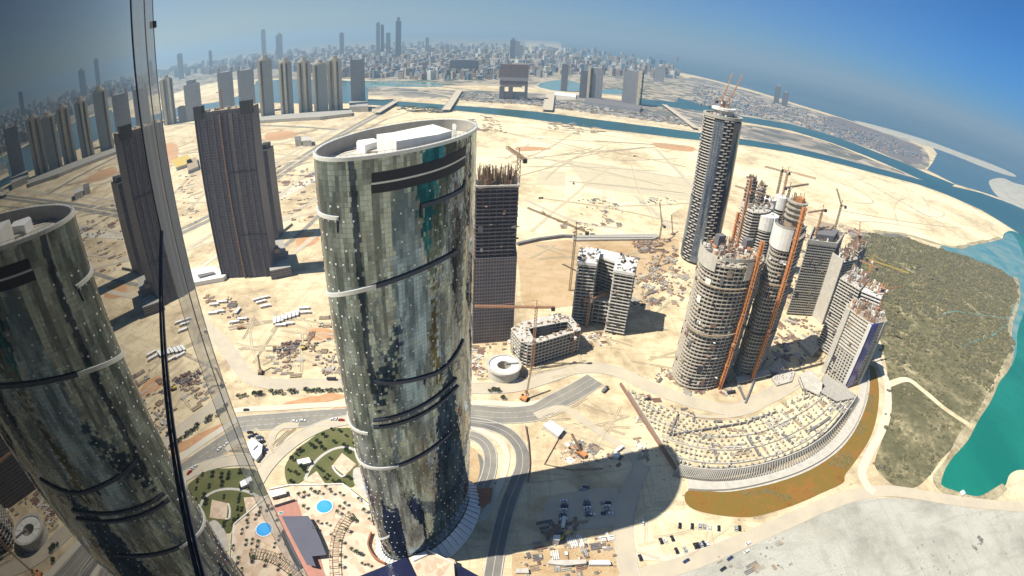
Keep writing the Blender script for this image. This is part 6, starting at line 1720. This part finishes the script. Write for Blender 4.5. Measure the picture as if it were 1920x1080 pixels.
rubble('clutter between the right group of towers', [(1380, 690), (1440, 600), (1500, 620), (1520, 680), (1460, 700)], 150, .8, 3, mixm, 0, 2, 25)
rubble('dense stacks and footings between the drum tower and the white-sided tower', [(1440, 640), (1480, 590), (1540, 600), (1550, 660), (1500, 700), (1430, 700)], 330, .8, 2.8, mixm, 0, 2.4, 31)
rubble('footings and stacks behind the drum tower and grid block', [(1480, 480), (1500, 430), (1520, 430), (1500, 560), (1470, 580)], 140, 1, 3.4, mixm, 0, 3, 32)
rubble('works and spoil on the shore edge behind the grid block', [(1560, 420), (1620, 430), (1640, 450), (1620, 470), (1580, 440)], 160, 1, 4, ('timber', 'rust', 'crane_dark', 'concrete'), 0, 3, 33)
rubble('materials strewn on the apron in front of the front round tower', [(1235, 700), (1300, 722), (1380, 730), (1380, 745), (1290, 742), (1225, 715)], 110, .6, 2.2, mixm, .4, 1.6, 34)
rubble('spoil and stacks left of the courtyard block beside the round tower', [(880, 650), (950, 640), (955, 665), (885, 672)], 60, .6, 2.2, mixm, 0, 1.6, 35)
for k_, (pp_, zz_) in enumerate((([(1448, 706), (1470, 690), (1492, 694), (1486, 712), (1458, 720)], 4), ([(1500, 640), (1528, 622), (1546, 640), (1524, 664)], 6), ([(1440, 690), (1462, 668), (1480, 676), (1462, 696)], 5))):
    fq = ccw(PW(pp_, zz_)); pt_ = thing('foundation_slab', ['pale foundation slab in front of the drum tower', 'square foundation slab left of the slab-edged tower foot', 'small foundation slab at the right foot of the drum tower'][k_], 'foundation', (*centroid(fq), 0))
    g = MB(); g.prism(fq, 0, zz_ - 1.5, 0, 1); g.build('slab', ['concrete', 'concrete_light'], pt_)
    rebar(pt_, fq, zz_ - 1.5, 26, 2.4, 'rust', .3)
rubble('slotted decks and stacks at the right end of the fan podium', [(1510, 700), (1560, 720), (1600, 750), (1580, 790), (1540, 760), (1500, 735)], 220, .8, 3, ('concrete', 'concrete_dark', 'timber', 'white'), 4, 2, 26)
rubble('gravel heaps and scraps on the pale grey filled ground', [(1340, 1045), (1470, 1000), (1500, 1060), (1360, 1085)], 60, .6, 2.2, ('concrete', 'concrete_dark', 'timber', 'sand_grey'), .12, 1.2, 27, .2)
rubble('dark strips of scrap in the middle of the grey ground', [(1800, 985), (1830, 990), (1850, 1040), (1835, 1045)], 30, .8, 2.2, ('concrete_dark', 'rust', 'concrete'), .12, 1.0, 28)
# ================================================================== MANGROVE
MP = smooth(PW(mang_px), 5); xs = [p.x for p in MP]; ys = [p.y for p in MP]
road_p = smooth(PW([(1664, 722), (1700, 712), (1730, 732), (1768, 764), (1800, 786), (1822, 800)]), 5, False)
creek_p = smooth(PW([(1900, 597), (1860, 594), (1820, 588), (1790, 584), (1768, 590)]), 5, False) + smooth(PW([(1896, 604), (1872, 622), (1850, 634), (1820, 642)]), 5, False)
g = MB(); k = 0
mr_ = random.Random(3)
while k < 30000:
    x, y = mr_.uniform(min(xs), max(xs)), mr_.uniform(min(ys), max(ys))
    k += 1
    if not inpoly(x + 16 * noise.noise(Vector((x * .03, y * .03, 2))) + 8 * noise.noise(Vector((x * .12, y * .12, 7))), y + 16 * noise.noise(Vector((x * .03, y * .03, 8))), MP): continue
    den = noise.noise(Vector((x * .02, y * .02, 1))) * .5 + noise.noise(Vector((x * .09, y * .09, 5))) * .6
    far_ = min(1, max(0, (math.hypot(x, y) - 560) / 350))
    if den < -.22 + (1 - far_) * .32 - .1 * far_: continue
    if any((p.x - x) ** 2 + (p.y - y) ** 2 < 55 for p in road_p) or any((p.x - x) ** 2 + (p.y - y) ** 2 < 20 for p in creek_p): continue
    r_ = mr_.uniform(.9, 2.4) * (1.3 if far_ > .4 else 1) * (1.7 if mr_.random() < .06 else 1)
    g.blob((x, y, .4 + r_ * .25), r_, r_, r_ * .8, 0 if mr_.random() < .75 else 1)
stuff('mangrove', g, ['mangrove', 'mangrove2'], 'dark olive mangrove thicket filling the shore between the towers and the turquoise lagoon', 'mangrove')
# scrub on marsh basin
g = MB(); MP2 = PW([(1300, 945), (1400, 958), (1500, 930), (1575, 895), (1620, 830), (1640, 760), (1632, 700), (1622, 770), (1590, 830), (1540, 880), (1440, 915), (1300, 930)])
xs = [p.x for p in MP2]; ys = [p.y for p in MP2]; k = 0
while k < 4200:
    x, y = mr_.uniform(min(xs), max(xs)), mr_.uniform(min(ys), max(ys))
    if not inpoly(x, y, MP2): continue
    k += 1
    if noise.noise(Vector((x * .05, y * .05, 9))) < .15: continue
    r_ = mr_.uniform(.25, .9); g.blob((x, y, .2), r_, r_, r_ * .6, mr_.choice((0, 1, 1, 2)))
stuff('marsh_scrub', g, ['lawn', 'mangrove2', 'marsh'], 'low scrub growing in the brown dry basin', 'scrub')
# promenade sea wall
t = thing('basin_wall', 'long curved blue-shaded wall between the promenade and the brown basin', 'wall', (*G(1450, 900).xy, 0))
g = MB(); g.wall([p.to_tuple() for p in smooth(PW([(1290, 919), (1340, 921), (1385, 917), (1440, 905), (1500, 885), (1554, 854), (1594, 812), (1617, 765), (1626, 722), (1627, 690)]), 6, False)], 0, 2.6, .9); g.build('wall_panel', 'concrete_light', t)
# ================================================================== GROUND AND BUILDINGS BEHIND THE CAMERA (seen only as reflections)
area('rear_road', [(0, 0)] * 3, 0, 'asphalt', sm=False) if False else None
for k, (a, b, wd) in enumerate((((-220, 110), (260, 60), 16), ((-60, 150), (-130, -300), 12), ((90, 140), (60, -320), 18), ((-300, -120), (300, -90), 14))):
    g = MB(); g.ribbon([Vector(a).lerp(Vector(b), i / 8) for i in range(9)], wd, .6 + k * .05); struct('rear_road', g, 'asphalt')
# ================================================================== WHEEL TRACKS PRESSED INTO THE SAND
tr_ = random.Random(21)
g = MB(); zz = .46
def wheel(pts, w_=1.1, gap=2.0):
    global zz
    for o_ in (-gap / 2, gap / 2):
        q = []
        for k in range(len(pts)):
            d = (pts[min(k + 1, len(pts) - 1)] - pts[max(k - 1, 0)]).normalized(); q.append(pts[k] + Vector((-d.y, d.x)) * o_)
        g.ribbon(q, w_, zz, tr_.choice((0, 0, 1))); zz += .0006
zones = [([(900, 230), (1290, 270), (1300, 420), (980, 440)], 30, 1.7), ([(1400, 290), (1700, 350), (1850, 430), (1600, 425)], 9, 1.7), ([(400, 600), (630, 570), (640, 700), (480, 700)], 34, 1.0), ([(300, 260), (600, 240), (600, 440), (330, 470)], 44, 2.4), ([(640, 300), (820, 215), (890, 230), (700, 300)], 10, 3),
         ([(1130, 700), (1400, 730), (1440, 690), (1180, 640)], 26, .9), ([(990, 800), (1180, 860), (1180, 760), (1080, 740)], 26, .8), ([(1190, 960), (1440, 985), (1290, 1045), (1190, 1050)], 20, .7), ([(880, 720), (1110, 700), (1100, 640), (900, 700)], 16, .9), ([(450, 800), (560, 800), (480, 900)], 8, .8), ([(1100, 590), (1260, 560), (1250, 640), (1110, 660)], 16, .9), ([(980, 460), (1250, 450), (1180, 540), (1000, 520)], 14, 1.2)]
for P_, n_, w_ in zones:
    P_ = PW(P_); xs = [p.x for p in P_]; ys = [p.y for p in P_]; k = 0
    while k < n_:
        p = Vector((tr_.uniform(min(xs), max(xs)), tr_.uniform(min(ys), max(ys))))
        if not inpoly(p.x, p.y, P_): continue
        k += 1; a = tr_.uniform(0, 6.28); st = math.sqrt((max(xs) - min(xs)) * (max(ys) - min(ys))) / 16; pts = [p]; tu = tr_.uniform(-.05, .05)
        for i in range(tr_.randint(8, 18)):
            a += tu + tr_.uniform(-.06, .06); q = pts[-1] + Vector((math.cos(a), math.sin(a))) * st
            if not inpoly(q.x, q.y, P_): break
            pts.append(q)
        if len(pts) > 3: wheel(smooth(pts, 4, False), w_, w_ * 2.1)
M['track_soil'] = plain('track_soil', (.60, .50, .33), .95, .2, .1, (.56, .48, .34)); M['track_soil_dark'] = plain('track_soil_dark', (.46, .37, .24), .95, .2, .1, (.48, .40, .29))
stuff('wheel_tracks', g, ['track_soil', 'track_soil_dark'], 'countless wheel tracks curving over the bare sand', 'wheel tracks')
# wet and crusted rim of the lagoon shore
sh = MB(); zz2 = .34
for pts, w_ in (([(1884, 912), (1858, 930), (1825, 934), (1785, 927), (1758, 908), (1764, 884), (1794, 838), (1821, 798), (1849, 755), (1869, 718), (1885, 689), (1898, 655), (1894, 610), (1910, 560), (1904, 519)], 9), ([(1876, 446), (1850, 452), (1820, 458), (1798, 464), (1760, 458), (1700, 440), (1640, 434)], 14)):
    sh.ribbon(smooth(PW(pts), 6, False), lambda t, w_=w_: w_ * (1 + .5 * math.sin(t * 37) * math.sin(t * 11)), zz2); zz2 += .02
struct('wet_shore', sh, patchy('wet_shore', [(.4, (.20, .17, .10)), (.5, (.34, .29, .18)), (.62, (.50, .44, .29))], .05, .3))
# ================================================================== HAZE
m = bpy.data.materials.new('haze'); m.use_nodes = True; t = m.node_tree; t.nodes.remove(t.nodes['Principled BSDF'])
v = nn(t, 'ShaderNodeVolumePrincipled'); v.inputs['Color'].default_value = (.55, .80, .98, 1); v.inputs['Density'].default_value = 1.05e-4; v.inputs['Anisotropy'].default_value = .2
t.links.new(v.outputs[0], t.nodes['Material Output'].inputs['Volume']); M['haze'] = m
g = MB(); g.box((0, 0, -2.2), (70000, 70000, 620)); hz = g.build('haze', 'haze'); hz['kind'] = 'stuff'
#==END4==
